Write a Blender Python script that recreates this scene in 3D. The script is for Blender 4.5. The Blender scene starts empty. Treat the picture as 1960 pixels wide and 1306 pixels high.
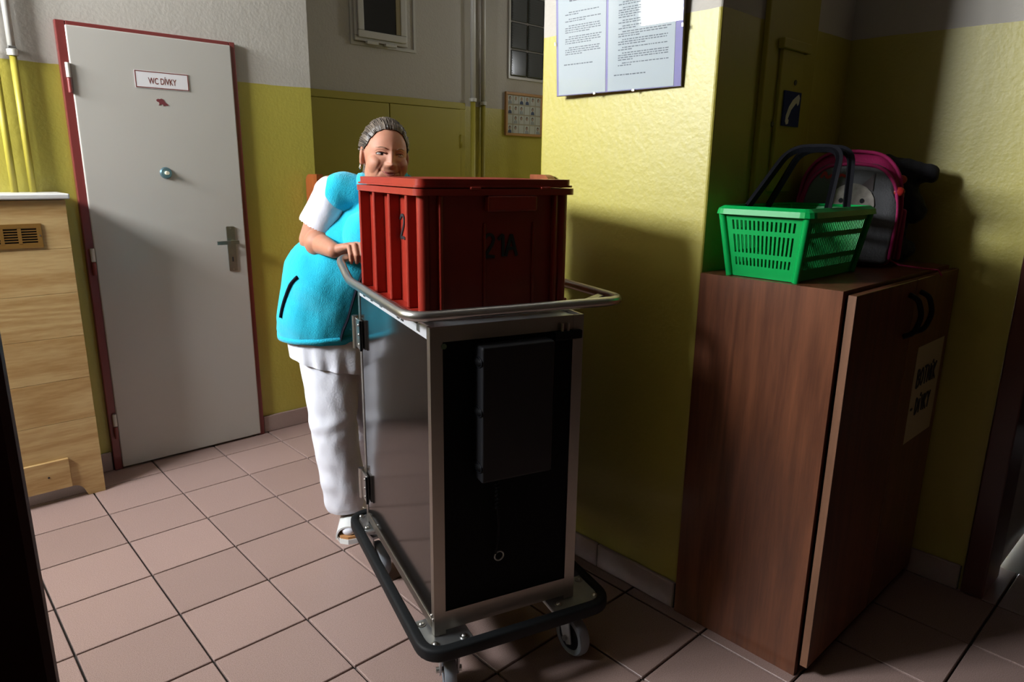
import bpy, bmesh, math, random
from mathutils import Vector as V, Matrix as M
from mathutils.bvhtree import BVHTree
import mathutils.noise as mnoise

sc = bpy.context.scene
COL = sc.collection
S = 0.30                      # one floor tile = 0.30 m; all coordinates below are in floor tiles
random.seed(7)
PI = math.pi

# ------------------------------------------------------------------ camera
cd = bpy.data.cameras.new('camera'); cam = bpy.data.objects.new('camera', cd); COL.objects.link(cam)
cd.sensor_width = 36.0; cd.lens = 1315.8 / 1960 * 36.0; cd.clip_start = 0.02; cd.clip_end = 60
def rodrigues(w):
    w = V(w); return M.Rotation(w.length, 3, w.normalized())
Rwc = rodrigues((1.72382478, -0.662227722, 0.536362393))          # world -> camera (x right, y down, z ahead)
Rbl = Rwc.transposed() @ M(((1, 0, 0), (0, -1, 0), (0, 0, -1)))
CAM = V((-0.8395437, -11.29657, 4.77749918))
cam.matrix_world = M.Translation(CAM * S) @ Rbl.to_4x4()
sc.camera = cam

# ------------------------------------------------------------------ daylight: an even overcast sky seen through the hall window
w = bpy.data.worlds.new('sky'); sc.world = w; w.use_nodes = True
bg = w.node_tree.nodes['Background']; bg.inputs[0].default_value = (0.93, 0.965, 1.0, 1); bg.inputs[1].default_value = 112.0
WX = -6.0                      # inner face of the window wall
WIN = (-3.7, 0.35, 7.3, 10.0)   # hall window: y0, y1, z0, z1
ld = bpy.data.lights.new('window_portal', 'AREA'); ld.shape = 'RECTANGLE'
ld.size = (WIN[3] - WIN[2]) * S; ld.size_y = (WIN[1] - WIN[0]) * S; ld.cycles.is_portal = True
lo = bpy.data.objects.new('window_portal', ld); COL.objects.link(lo)
lo.matrix_world = M.Translation(V((WX - 0.45, (WIN[0] + WIN[1]) / 2, (WIN[2] + WIN[3]) / 2)) * S) @ M.Rotation(-PI / 2, 4, 'Y')
vs = sc.view_settings
vs.view_transform = 'Standard'; vs.look = 'None'; vs.gamma = 1.0; vs.use_curve_mapping = False
vs.exposure = 0.0
sc.cycles.max_bounces = 8; sc.cycles.diffuse_bounces = 2; sc.cycles.glossy_bounces = 4
sc.cycles.transmission_bounces = 4; sc.cycles.transparent_max_bounces = 8
sc.cycles.caustics_reflective = False; sc.cycles.caustics_refractive = False
sc.cycles.use_denoising = True

# ------------------------------------------------------------------ materials
MATS = {}
def mat(name, col, rough=0.5, metal=0.0, spec=0.5, bump=None, var=None, sheen=0.0, sss=0.0, coat=0.0, emit=None):
    """bump=(scale, strength[, detail]); var=(scale, amount) mixes col towards a lighter/darker tone with noise"""
    if name in MATS: return MATS[name]
    m = bpy.data.materials.new(name); m.use_nodes = True; nt = m.node_tree; b = nt.nodes['Principled BSDF']
    b.inputs['Base Color'].default_value = (*col, 1); b.inputs['Roughness'].default_value = rough
    b.inputs['Metallic'].default_value = metal; b.inputs['Specular IOR Level'].default_value = spec
    if sheen: b.inputs['Sheen Weight'].default_value = sheen; b.inputs['Sheen Roughness'].default_value = 0.6
    if coat: b.inputs['Coat Weight'].default_value = coat; b.inputs['Coat Roughness'].default_value = 0.1
    if sss: b.inputs['Subsurface Weight'].default_value = sss; b.inputs['Subsurface Radius'].default_value = (0.01, 0.004, 0.002)
    tc = nt.nodes.new('ShaderNodeTexCoord')
    if var:
        n = nt.nodes.new('ShaderNodeTexNoise'); n.inputs['Scale'].default_value = var[0]; n.inputs['Detail'].default_value = 5
        nt.links.new(tc.outputs['Object'], n.inputs['Vector'])
        mx = nt.nodes.new('ShaderNodeMix'); mx.data_type = 'RGBA'; a = var[1]
        mx.inputs['A'].default_value = (*[c * (1 - a) for c in col], 1); mx.inputs['B'].default_value = (*[min(1, c * (1 + a)) for c in col], 1)
        nt.links.new(n.outputs['Fac'], mx.inputs['Factor']); nt.links.new(mx.outputs['Result'], b.inputs['Base Color'])
    if bump:
        n = nt.nodes.new('ShaderNodeTexNoise'); n.inputs['Scale'].default_value = bump[0]
        n.inputs['Detail'].default_value = bump[2] if len(bump) > 2 else 4
        nt.links.new(tc.outputs['Object'], n.inputs['Vector'])
        bn = nt.nodes.new('ShaderNodeBump'); bn.inputs['Strength'].default_value = bump[1]; bn.inputs['Distance'].default_value = 0.004
        nt.links.new(n.outputs['Fac'], bn.inputs['Height']); nt.links.new(bn.outputs['Normal'], b.inputs['Normal'])
    MATS[name] = m; return m

def paint_mat(name, zline, low, high, bump=0.5):
    """wall paint: glossy coloured dado below zline (tiles), matt off-white above, hand-painted wavy edge"""
    m = bpy.data.materials.new(name); m.use_nodes = True; nt = m.node_tree; L = nt.links.new; b = nt.nodes['Principled BSDF']
    g = nt.nodes.new('ShaderNodeNewGeometry'); sx = nt.nodes.new('ShaderNodeSeparateXYZ'); L(g.outputs['Position'], sx.inputs[0])
    n = nt.nodes.new('ShaderNodeTexNoise'); n.inputs['Scale'].default_value = 3.0; n.inputs['Detail'].default_value = 3; L(g.outputs['Position'], n.inputs['Vector'])
    wv = nt.nodes.new('ShaderNodeMath'); wv.operation = 'MULTIPLY_ADD'; L(n.outputs['Fac'], wv.inputs[0]); wv.inputs[1].default_value = 0.02; L(sx.outputs['Z'], wv.inputs[2])
    gt = nt.nodes.new('ShaderNodeMath'); gt.operation = 'GREATER_THAN'; L(wv.outputs[0], gt.inputs[0]); gt.inputs[1].default_value = zline * S + 0.01
    def tone(col, a):
        v = nt.nodes.new('ShaderNodeTexNoise'); v.inputs['Scale'].default_value = 2.2; v.inputs['Detail'].default_value = 6; L(g.outputs['Position'], v.inputs['Vector'])
        x = nt.nodes.new('ShaderNodeMix'); x.data_type = 'RGBA'; L(v.outputs['Fac'], x.inputs['Factor'])
        x.inputs['A'].default_value = (*[c * (1 - a) for c in col], 1); x.inputs['B'].default_value = (*[min(1, c * (1 + a)) for c in col], 1); return x
    mx = nt.nodes.new('ShaderNodeMix'); mx.data_type = 'RGBA'; L(gt.outputs[0], mx.inputs['Factor'])
    L(tone(low, .06).outputs['Result'], mx.inputs['A']); L(tone(high, .04).outputs['Result'], mx.inputs['B']); L(mx.outputs['Result'], b.inputs['Base Color'])
    ro = nt.nodes.new('ShaderNodeMapRange'); L(gt.outputs[0], ro.inputs['Value']); b.inputs['Specular IOR Level'].default_value = .75; ro.inputs['To Min'].default_value = 0.45; ro.inputs['To Max'].default_value = 0.85; L(ro.outputs['Result'], b.inputs['Roughness'])
    b1 = nt.nodes.new('ShaderNodeTexNoise'); b1.inputs['Scale'].default_value = 70; b1.inputs['Detail'].default_value = 5; L(g.outputs['Position'], b1.inputs['Vector'])
    b2 = nt.nodes.new('ShaderNodeTexNoise'); b2.inputs['Scale'].default_value = 16; b2.inputs['Detail'].default_value = 3; L(g.outputs['Position'], b2.inputs['Vector'])
    ad = nt.nodes.new('ShaderNodeMath'); ad.operation = 'MULTIPLY_ADD'; L(b2.outputs['Fac'], ad.inputs[0]); ad.inputs[1].default_value = 1.0; L(b1.outputs['Fac'], ad.inputs[2])
    bn = nt.nodes.new('ShaderNodeBump'); bn.inputs['Strength'].default_value = bump; bn.inputs['Distance'].default_value = 0.006
    L(ad.outputs[0], bn.inputs['Height']); L(bn.outputs['Normal'], b.inputs['Normal'])
    return m

def wood_mat(name, light, dark, axis='X', scale=1.0, rough=0.45, dist=2.0, ring=5.0, spec=0.5):
    """long grain along one axis: stretched noise plus distorted bands"""
    m = bpy.data.materials.new(name); m.use_nodes = True; nt = m.node_tree; L = nt.links.new; b = nt.nodes['Principled BSDF']
    tc = nt.nodes.new('ShaderNodeTexCoord'); mp = nt.nodes.new('ShaderNodeMapping'); L(tc.outputs['Object'], mp.inputs['Vector'])
    st = {'X': (0.12, 1, 1), 'Y': (1, 0.12, 1), 'Z': (1, 1, 0.08)}[axis]
    mp.inputs['Scale'].default_value = [s * scale for s in st]
    oi = nt.nodes.new('ShaderNodeObjectInfo'); 
    ad = nt.nodes.new('ShaderNodeVectorMath'); ad.operation = 'ADD'; L(mp.outputs['Vector'], ad.inputs[0])
    sc_ = nt.nodes.new('ShaderNodeVectorMath'); sc_.operation = 'SCALE'; sc_.inputs[0].default_value = (3, 5, 7); L(oi.outputs['Random'], sc_.inputs['Scale']); L(sc_.outputs[0], ad.inputs[1])
    n1 = nt.nodes.new('ShaderNodeTexNoise'); n1.inputs['Scale'].default_value = ring; n1.inputs['Detail'].default_value = 2; n1.inputs['Distortion'].default_value = dist * .3; L(ad.outputs[0], n1.inputs['Vector'])
    mu = nt.nodes.new('ShaderNodeMath'); mu.operation = 'MULTIPLY'; mu.inputs[1].default_value = 55; L(n1.outputs['Fac'], mu.inputs[0])
    sn = nt.nodes.new('ShaderNodeMath'); sn.operation = 'SINE'; L(mu.outputs[0], sn.inputs[0])
    n2 = nt.nodes.new('ShaderNodeTexNoise'); n2.inputs['Scale'].default_value = 70; n2.inputs['Detail'].default_value = 4; L(ad.outputs[0], n2.inputs['Vector'])
    cm = nt.nodes.new('ShaderNodeMath'); cm.operation = 'MULTIPLY_ADD'; L(sn.outputs[0], cm.inputs[0]); cm.inputs[1].default_value = 0.22; L(n2.outputs['Fac'], cm.inputs[2])
    cr = nt.nodes.new('ShaderNodeValToRGB'); cr.color_ramp.elements[0].position = 0.2; cr.color_ramp.elements[1].position = 0.85
    cr.color_ramp.elements[0].color = (*light, 1); cr.color_ramp.elements[1].color = (*dark, 1)
    L(cm.outputs[0], cr.inputs[0]); L(cr.outputs[0], b.inputs['Base Color']); b.inputs['Roughness'].default_value = rough; b.inputs['Specular IOR Level'].default_value = spec
    return m

YEL = (0.425, 0.365, 0.055); WHT = (0.46, 0.425, 0.37)
P_LEFT = paint_mat('dado paint hall', 6.15, YEL, WHT, .22)
P_PIL = paint_mat('dado paint pillar', 6.27, YEL, WHT, 0.18)
P_BACK = paint_mat('dado paint recess', 6.33, YEL, WHT, 0.3)
P_NICHE = paint_mat('dado paint niche', 6.33, YEL, WHT, 0.16)
WHITE_CEIL = mat('ceiling white', (0.30, 0.28, 0.26), 0.9, bump=(30, .2))
YPAINT = mat('yellow gloss paint', (0.36, 0.30, 0.035), 0.5, var=(3, .05), bump=(12, .08))
WPAINT = mat('white gloss paint', (0.52, 0.50, 0.45), 0.35, bump=(9, .06), var=(2, .03))
DOORW = mat('door white', (0.45, 0.425, 0.38), 0.32, bump=(6, .1, 2), var=(1.5, .03))
MAROON = mat('maroon enamel', (0.17, 0.032, 0.028), 0.3, bump=(20, .1))
TILE = None
SKIRT = mat('skirting tile', (0.34, 0.25, 0.22), 0.4, var=(300, .12))
GROUT = mat('dark grout', (0.035, 0.03, 0.027), 0.9)
STEEL = mat('brushed steel', (0.45, 0.44, 0.42), 0.33, 1.0, bump=(120, .04))
ALU = mat('aluminium profile', (0.34, 0.31, 0.27), 0.38, 1.0)
GALV = mat('zinc plate', (0.50, 0.52, 0.53), 0.42, 1.0, var=(25, .15))
GREYM = mat('tarnished nickel', (0.30, 0.32, 0.30), 0.35, 1.0, var=(40, .2))
RUBBER = mat('black rubber', (0.008, 0.009, 0.010), 0.6, bump=(60, .1), spec=.2)
TYRE = mat('grey tyre rubber', (0.20, 0.22, 0.245), 0.55)
BLK = mat('black plastic', (0.006, 0.006, 0.008), 0.5, spec=.12)
BLKM = mat('matt black laminate', (0.003, 0.003, 0.0035), 0.6, spec=.08)
LAMIN = mat('glossy dark laminate', (0.009, 0.007, 0.006), 0.11, spec=0.45, bump=(4, .01))
REDP = mat('red brown crate plastic', (0.30, 0.024, 0.013), 0.34, var=(12, .12), bump=(50, .06))
GREENP = mat('green basket plastic', (0.0, 0.33, 0.065), 0.42, spec=.3)
PAPER = mat('white paper', (0.47, 0.49, 0.54), 0.8)
INK = mat('black ink', (0.015, 0.015, 0.018), 0.5)
GREYINK = mat('grey print', (0.15, 0.16, 0.19), 0.8)
MARINK = mat('maroon print', (0.16, 0.03, 0.02), 0.5)
SIGNW = mat('sign white', (0.70, 0.68, 0.68), 0.35)
VIOLET = mat('violet card', (0.22, 0.18, 0.42), 0.6)
NAVY = mat('navy sign', (0.010, 0.022, 0.13), 0.6, spec=.15)
PINE = wood_mat('varnished pine', (0.56, 0.385, 0.17), (0.40, 0.23, 0.08), 'X', 1.6, .4, 2.0, 2.2)
BROWNW = wood_mat('walnut laminate', (0.165, 0.056, 0.024), (0.09, 0.029, 0.013), 'Z', 1.6, .33, 1.0, 3.0)
EDGEW = wood_mat('walnut edge band', (0.22, 0.105, 0.058), (0.16, 0.075, 0.04), 'Z', 1.6, .4, 1.0, 3.0)
ORANGEW = wood_mat('orange beech', (0.27, 0.068, 0.016), (0.20, 0.045, 0.011), 'Z', 1.6, .35, 1.0, 3.0)
DARKFR = mat('dark red door frame', (0.075, 0.018, 0.014), 0.3)
BRASSV = mat('bronze vent', (0.36, 0.19, 0.045), 0.4, 0.6)
VENT_SHADE = mat('painted vent shade', (0.008, 0.006, 0.005), 0.8)
SKIN = mat('skin', (0.44, 0.20, 0.125), 0.55, var=(60, .10), bump=(220, .06), sss=0.25, spec=.35)
LIPS = mat('lips', (0.33, 0.10, 0.085), 0.45)
HAIRM = None
FLEECE = mat('turquoise fleece', (0.008, 0.47, 0.66), 0.95, bump=(260, .7), var=(30, .10), sheen=.25, spec=.15)
COTTON = mat('white cotton', (0.78, 0.79, 0.86), 0.85, bump=(120, .25), spec=.2)
DZIP = mat('dark zip tape', (0.005, 0.006, 0.012), 0.7, spec=.1)
SHOEW = mat('white leather', (0.74, 0.75, 0.74), 0.45, bump=(90, .1))
CORK = mat('cork sole', (0.46, 0.22, 0.08), 0.8, var=(150, .3))
EYEW = mat('eye white', (0.55, 0.5, 0.47), 0.2); IRIS = mat('dark iris', (0.018, 0.012, 0.010), 0.15)
BROW = mat('brow hair', (0.20, 0.10, 0.06), 0.8)
SILVER = mat('silver', (0.8, 0.8, 0.8), 0.15, 1.0)
GREYF = mat('grey bag fabric', (0.115, 0.115, 0.12), 0.8, bump=(200, .3))
PINK = mat('pink bag fabric', (0.33, 0.006, 0.085), 0.7, bump=(200, .3))
BLKF = mat('black fabric', (0.006, 0.006, 0.008), 0.9, bump=(150, .4))
REDPULL = mat('red zip pull', (0.40, 0.02, 0.015), 0.4)
YNOTE = mat('yellowed note paper', (0.50, 0.42, 0.22), 0.8)
GREYD = mat('grey door laminate', (0.40, 0.36, 0.34), 0.5)

def floor_tile_mat():
    m = bpy.data.materials.new('stoneware tile'); m.use_nodes = True; nt = m.node_tree; L = nt.links.new; b = nt.nodes['Principled BSDF']
    g = nt.nodes.new('ShaderNodeNewGeometry'); oi = nt.nodes.new('ShaderNodeObjectInfo')
    n = nt.nodes.new('ShaderNodeTexNoise'); n.inputs['Scale'].default_value = 420; n.inputs['Detail'].default_value = 2; L(g.outputs['Position'], n.inputs['Vector'])
    cr = nt.nodes.new('ShaderNodeValToRGB'); e = cr.color_ramp.elements; e[0].position = .32; e[1].position = .58
    e[0].color = (.24, .155, .135, 1); e[1].color = (.41, .285, .25, 1); L(n.outputs['Fac'], cr.inputs[0])
    hs = nt.nodes.new('ShaderNodeHueSaturation'); mr = nt.nodes.new('ShaderNodeMapRange'); L(oi.outputs['Random'], mr.inputs['Value'])
    mr.inputs['To Min'].default_value = .93; mr.inputs['To Max'].default_value = 1.07; L(mr.outputs['Result'], hs.inputs['Value']); L(cr.outputs[0], hs.inputs['Color']); L(hs.outputs[0], b.inputs['Base Color'])
    n3 = nt.nodes.new('ShaderNodeTexNoise'); n3.inputs['Scale'].default_value = 5; L(g.outputs['Position'], n3.inputs['Vector'])
    r2 = nt.nodes.new('ShaderNodeMapRange'); L(n3.outputs['Fac'], r2.inputs['Value']); r2.inputs['To Min'].default_value = .36; r2.inputs['To Max'].default_value = .5; L(r2.outputs['Result'], b.inputs['Roughness'])
    return m
TILE = floor_tile_mat()

def hair_mat():
    m = bpy.data.materials.new('grey brown hair'); m.use_nodes = True; nt = m.node_tree; L = nt.links.new; b = nt.nodes['Principled BSDF']
    tc = nt.nodes.new('ShaderNodeTexCoord'); at = nt.nodes.new('ShaderNodeAttribute'); at.attribute_name = 'strand'
    n = nt.nodes.new('ShaderNodeTexNoise'); n.inputs['Scale'].default_value = 1.0; n.inputs['Detail'].default_value = 4; L(at.outputs['Vector'], n.inputs['Vector'])
    cr = nt.nodes.new('ShaderNodeValToRGB'); e = cr.color_ramp.elements; e[0].position = .35; e[1].position = .72
    e[0].color = (.022, .015, .011, 1); e[1].color = (.19, .15, .115, 1); L(n.outputs['Fac'], cr.inputs[0]); L(cr.outputs[0], b.inputs['Base Color'])
    bn = nt.nodes.new('ShaderNodeBump'); bn.inputs['Strength'].default_value = .8; bn.inputs['Distance'].default_value = .004; L(n.outputs['Fac'], bn.inputs['Height']); L(bn.outputs[0], b.inputs['Normal'])
    b.inputs['Roughness'].default_value = .42
    return m
HAIRM = hair_mat()

def glass_mat(name='clip glass', tint=(0.96, 0.98, 0.97)):
    m = bpy.data.materials.new(name); m.use_nodes = True; nt = m.node_tree; L = nt.links.new; nt.nodes.remove(nt.nodes['Principled BSDF'])
    out = nt.nodes['Material Output']; t = nt.nodes.new('ShaderNodeBsdfTransparent'); t.inputs[0].default_value = (*tint, 1)
    gl = nt.nodes.new('ShaderNodeBsdfGlossy'); gl.inputs['Roughness'].default_value = 0.01; fr = nt.nodes.new('ShaderNodeFresnel'); fr.inputs[0].default_value = 1.5
    ge = nt.nodes.new('ShaderNodeNewGeometry'); iv = nt.nodes.new('ShaderNodeMath'); iv.operation = 'SUBTRACT'; iv.inputs[0].default_value = 1; L(ge.outputs['Backfacing'], iv.inputs[1])
    ml = nt.nodes.new('ShaderNodeMath'); ml.operation = 'MULTIPLY'; L(fr.outputs[0], ml.inputs[0]); L(iv.outputs[0], ml.inputs[1])
    mx = nt.nodes.new('ShaderNodeMixShader'); L(ml.outputs[0], mx.inputs[0]); L(t.outputs[0], mx.inputs[1]); L(gl.outputs[0], mx.inputs[2]); L(mx.outputs[0], out.inputs[0])
    return m
GLASS = glass_mat()
GBLOCK = mat('dim glass block', (0.030, 0.034, 0.028), 0.18, spec=.6)
DARKGLASS = mat('dark window pane', (0.010, 0.010, 0.009), 0.08, spec=.5)

DKW = wood_mat('darkened unseen wall', (0.05, 0.03, 0.02), (0.03, 0.018, 0.012), 'Z')  # unseen walls coloured dark to soak up bounced light

# ------------------------------------------------------------------ object helpers
ROOT = {}
def thing(name, label=None, cat=None, loc=(0, 0, 0), rot=0.0, group=None, kind=None):
    o = bpy.data.objects.new(name, None); COL.objects.link(o); o.empty_display_size = .05
    o.location = V(loc) * S; o.rotation_euler = (0, 0, rot)
    if label: o['label'] = label
    if cat: o['category'] = cat
    if group: o['group'] = group
    if kind: o['kind'] = kind
    ROOT[o] = (M.Translation(V(loc)) @ M.Rotation(rot, 4, 'Z')).inverted()
    return o
def obj(name, bm, m, parent=None, world=False, smooth=False, label=None, kind=None, mats=None, cat=None, group=None, angle=None):
    """link a bmesh (in tiles) as ONE mesh object; world=True: coordinates are room coordinates, else the parent's own"""
    if world and parent is not None: bm.transform(ROOT[parent])
    bm.transform(M.Scale(S, 4))
    bmesh.ops.recalc_face_normals(bm, faces=bm.faces)
    me = bpy.data.meshes.new(name); bm.to_mesh(me); bm.free()
    for x in (mats or [m]): me.materials.append(x)
    if smooth: me.shade_smooth()
    if angle: me.set_sharp_from_angle(angle=math.radians(angle))
    o = bpy.data.objects.new(name, me); COL.objects.link(o)
    if parent is not None:
        o.parent = parent; ROOT[o] = ROOT[parent]
    if label: o['label'] = label
    if kind: o['kind'] = kind
    if cat: o['category'] = cat
    if group: o['group'] = group
    if parent is None: ROOT[o] = M.Identity(4)
    return o
def dup(o, parent, offset):
    c = o.copy(); COL.objects.link(c); c.parent = parent; c.location = V(offset) * S
    return c
B = bmesh.new
def box(bm, x0, x1, y0, y1, z0, z1, bev=0.0, seg=2, mtx=None):
    r = bmesh.ops.create_cube(bm, size=1.0); vs_ = r['verts']
    bmesh.ops.transform(bm, matrix=M.Translation(((x0 + x1) / 2, (y0 + y1) / 2, (z0 + z1) / 2)) @ M.Diagonal((abs(x1 - x0), abs(y1 - y0), abs(z1 - z0), 1)), verts=vs_)
    if bev:
        es = list({e for v in vs_ for e in v.link_edges})
        rr = bmesh.ops.bevel(bm, geom=es, offset=bev, segments=seg, profile=.5, affect='EDGES'); vs_ = rr['verts']
    if mtx is not None: bmesh.ops.transform(bm, matrix=mtx, verts=list({v for v in vs_}))
    return bm
def bx(*a, **k): return box(B(), *a, **k)
def cyl(bm, p0, p1, r0, r1=None, seg=20, caps=True):
    p0, p1 = V(p0), V(p1); r1 = r0 if r1 is None else r1; d = p1 - p0
    q = d.to_track_quat('Z', 'Y').to_matrix().to_4x4()
    bmesh.ops.create_cone(bm, cap_ends=caps, segments=seg, radius1=r0, radius2=r1, depth=d.length, matrix=M.Translation((p0 + p1) / 2) @ q)
    return bm
def ball(bm, c, r, seg=16, rot=None):
    r = (r, r, r) if not hasattr(r, '__len__') else r
    mt = M.Translation(V(c)) @ (rot.to_4x4() if rot else M.Identity(4)) @ M.Diagonal((*r, 1))
    bmesh.ops.create_uvsphere(bm, u_segments=seg, v_segments=max(6, seg * 2 // 3), radius=1, matrix=mt); return bm
def fillet(pts, rad, n=6, closed=False):
    pts = [V(p) for p in pts]; out = []; N = len(pts)
    for i, p in enumerate(pts):
        if not closed and i in (0, N - 1): out.append(p); continue
        a, b = pts[i - 1], pts[(i + 1) % N]; r = rad[i] if hasattr(rad, '__len__') else rad
        r = min(r, (a - p).length * .49, (b - p).length * .49)
        s, e = p + (a - p).normalized() * r, p + (b - p).normalized() * r
        for k in range(n + 1):
            t = k / n; out.append(s * (1 - t) ** 2 + p * 2 * t * (1 - t) + e * t * t)
    return out
def sweep(bm, pts, prof, closed=False, cap=True, radii=None, up=None):
    """sweep a 2-D profile [(a,b)...] or a round tube (prof = radius) along pts"""
    pts = [V(p) for p in pts]; N = len(pts)
    if not hasattr(prof, '__len__'):
        k = 12; prof = [(prof * math.cos(2 * PI * i / k), prof * math.sin(2 * PI * i / k)) for i in range(k)]
    rings = []; nrm = None
    for i, p in enumerate(pts):
        a = pts[(i - 1) % N] if (closed or i > 0) else p; b = pts[(i + 1) % N] if (closed or i < N - 1) else p
        t = (b - a).normalized()
        if up is not None: nrm = V(up) - t * t.dot(V(up))
        elif nrm is None:
            nrm = V((0, 0, 1)) if abs(t.z) < .9 else V((1, 0, 0)); nrm = nrm - t * t.dot(nrm)
        else: nrm = nrm - t * t.dot(nrm)
        nrm = nrm.normalized(); bi = t.cross(nrm); s = radii[i] if radii else 1
        rings.append([bm.verts.new(p + nrm * (x * s) + bi * (y * s)) for x, y in prof])
    m = len(prof)
    for i in range(N if closed else N - 1):
        r0, r1 = rings[i], rings[(i + 1) % N]
        for j in range(m): bm.faces.new((r0[j], r0[(j + 1) % m], r1[(j + 1) % m], r1[j]))
    if cap and not closed:
        bm.faces.new(rings[0][::-1]); bm.faces.new(rings[-1])
    return bm
def prism(bm, poly, d0, d1, axis='Y', mtx=None):
    """extrude a 2-D outline; axis Y: poly=(x,z); X: poly=(y,z); Z: poly=(x,y)"""
    def p(a, b, d): return {'Y': (a, d, b), 'X': (d, a, b), 'Z': (a, b, d)}[axis]
    r0 = [bm.verts.new(p(a, b, d0)) for a, b in poly]; r1 = [bm.verts.new(p(a, b, d1)) for a, b in poly]; n = len(poly)
    bm.faces.new(r0); bm.faces.new(r1[::-1])
    for i in range(n): bm.faces.new((r0[i], r1[i], r1[(i + 1) % n], r0[(i + 1) % n]))
    if mtx is not None: bmesh.ops.transform(bm, matrix=mtx, verts=r0 + r1)
    return bm
def rrect(x0, x1, y0, y1, r, n=5):
    out = []
    for cx, cy, a in ((x1 - r, y1 - r, 0), (x0 + r, y1 - r, 90), (x0 + r, y0 + r, 180), (x1 - r, y0 + r, 270)):
        for k in range(n + 1):
            t = math.radians(a + 90 * k / n); out.append((cx + r * math.cos(t), cy + r * math.sin(t)))
    return out
def frame(bm, x0, x1, z0, z1, t, y0, y1, bev=0.0):
    box(bm, x0, x1, y0, y1, z0, z0 + t, bev); box(bm, x0, x1, y0, y1, z1 - t, z1, bev)
    box(bm, x0, x0 + t, y0, y1, z0 + t, z1 - t, bev); box(bm, x1 - t, x1, y0, y1, z0 + t, z1 - t, bev); return bm
def text_bm(txt, height, width=None, bold=0.0):
    """Blender's built-in font as flat mesh, centred on origin in the XZ plane, facing -Y"""
    cu = bpy.data.curves.new('lettering', 'FONT'); cu.body = txt; cu.align_x = 'CENTER'; cu.align_y = 'CENTER'; cu.offset = bold; cu.extrude = 0.004
    o = bpy.data.objects.new('lettering', cu); COL.objects.link(o); bpy.context.view_layer.update()
    me = bpy.data.meshes.new_from_object(o.evaluated_get(bpy.context.evaluated_depsgraph_get()))
    bm = B(); bm.from_mesh(me); bpy.data.objects.remove(o); bpy.data.curves.remove(cu); bpy.data.meshes.remove(me)
    xs = [v.co.x for v in bm.verts]; ys = [v.co.y for v in bm.verts]
    h = max(ys) - min(ys); s = height / h; sx = s if width is None else width / (max(xs) - min(xs))
    cx, cy = (max(xs) + min(xs)) / 2, (max(ys) + min(ys)) / 2
    for v in bm.verts: v.co = V(((v.co.x - cx) * sx, -v.co.z * s, (v.co.y - cy) * s))
    return bm
GL = {'2': [[(0, .8), (.15, .97), (.45, 1), (.6, .82), (.5, .55), (.1, .1), (0, 0), (.3, .04), (.65, 0)]], '1': [[(.05, .75), (.35, 1), (.35, 0)]],
      'A': [[(0, 0), (.35, 1), (.7, 0)], [(.12, .35), (.58, .35)]], 'B': [[(0, 0), (0, 1), (.4, .95), (.42, .65), (0, .52), (.5, .42), (.48, .06), (0, 0)]],
      'O': [[(.3, 1), (.03, .7), (.05, .25), (.3, 0), (.55, .3), (.55, .75), (.3, 1)]], 'T': [[(0, 1), (.6, 1)], [(.3, 1), (.28, 0)]],
      'N': [[(0, 0), (0, 1), (.5, 0), (.5, 1)]], 'I': [[(.1, 0), (.1, .85)], [(.1, 1.0), (.25, 1.18)]], 'K': [[(0, 0), (0, 1)], [(.5, 1), (.02, .48), (.52, 0)]],
      'D': [[(0, 0), (0, 1), (.4, .8), (.5, .45), (.35, .1), (0, 0)]], 'V': [[(0, 1), (.25, 0), (.5, 1)]], 'Y': [[(0, 1), (.25, .5), (.5, 1)], [(.25, .5), (.2, 0)]], '-': [[(0, .45), (.35, .45)]], ' ': []}
def hand_text(txt, h, pen, sx=1.0, gap=.25):
    """pen strokes in the XZ plane starting at the origin, facing -Y"""
    bm = B(); x = 0
    for ch in txt:
        w_ = .0
        for st in GL[ch]:
            pts = [V((x + a * h * sx, 0, b_ * h)) for a, b_ in st]; w_ = max(w_, max(a for a, _ in st))
            sweep(bm, fillet(pts, h * .12, 3), [(-.004, -pen), (.004, -pen), (.004, pen), (-.004, pen)], up=(0, 1, 0))
        x += (max(w_, .3) + gap) * h * sx
    return bm
def slab_mesh(bm, q): bm.faces.new([bm.verts.new(V(p)) for p in q]); return bm

# ------------------------------------------------------------------ the room shell
H = 11.0                                                  # ceiling height
PX = 5.2                                                  # face of the pillar that carries the notices
YL = 0.62                                                 # face of the wall with the washroom door
YB = 2.2; YB2 = 2.7                                       # recess: built-in cupboard front, wall beyond the pipes
XR, YN = 8.05, -7.55                                      # niche: right wall, back wall
def struct(name, bm, m, **k): return obj(name, bm, m, kind='structure', **k)
fl = struct('floor', bx(-6.5, 15, -17, 4, -.25, -.03), GROUT)
tb = box(B(), 0.012, .988, .012, .988, -.06, 0, .006, 1)
t0 = obj('tile', tb, TILE, fl); t0.location = V((0, -1, 0)) * S
for i in range(-3, 14):
    for j in range(-12, 3):
        if (i, j) == (0, -1): continue
        if i >= 9 and j < -9: continue
        if i < -1 and j < -6: continue
        if len(fl.children) < 258: dup(t0, fl, (i, j, 0))
struct('ceiling', bx(-6.5, 15, -17, 4, H, H + .3), WHITE_CEIL)
wl = struct('wall_left', bx(-6.5, 5.25, YL, YL + .45, 0, H), P_LEFT)
struct('wall_left_return', bx(5.03, 5.25, YL + .45, YB + 1.2, 0, H), P_BACK)
struct('wall_back', bx(10.02, 15, YB2, YB2 + .4, 0, H), P_BACK)
wb = struct('wall_back_panel', bx(5.25, 10.02, YB, YB + .9, 0, H), P_BACK)
wp = B(); box(wp, PX, PX + 1.0, -7.55, -5.23, 0, H, .03, 3)
struct('wall_pillar', wp, P_PIL)
struct('wall_niche', bx(PX + 1.0, XR + .4, YN, YN + .4, 0, H), P_NICHE)
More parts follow.
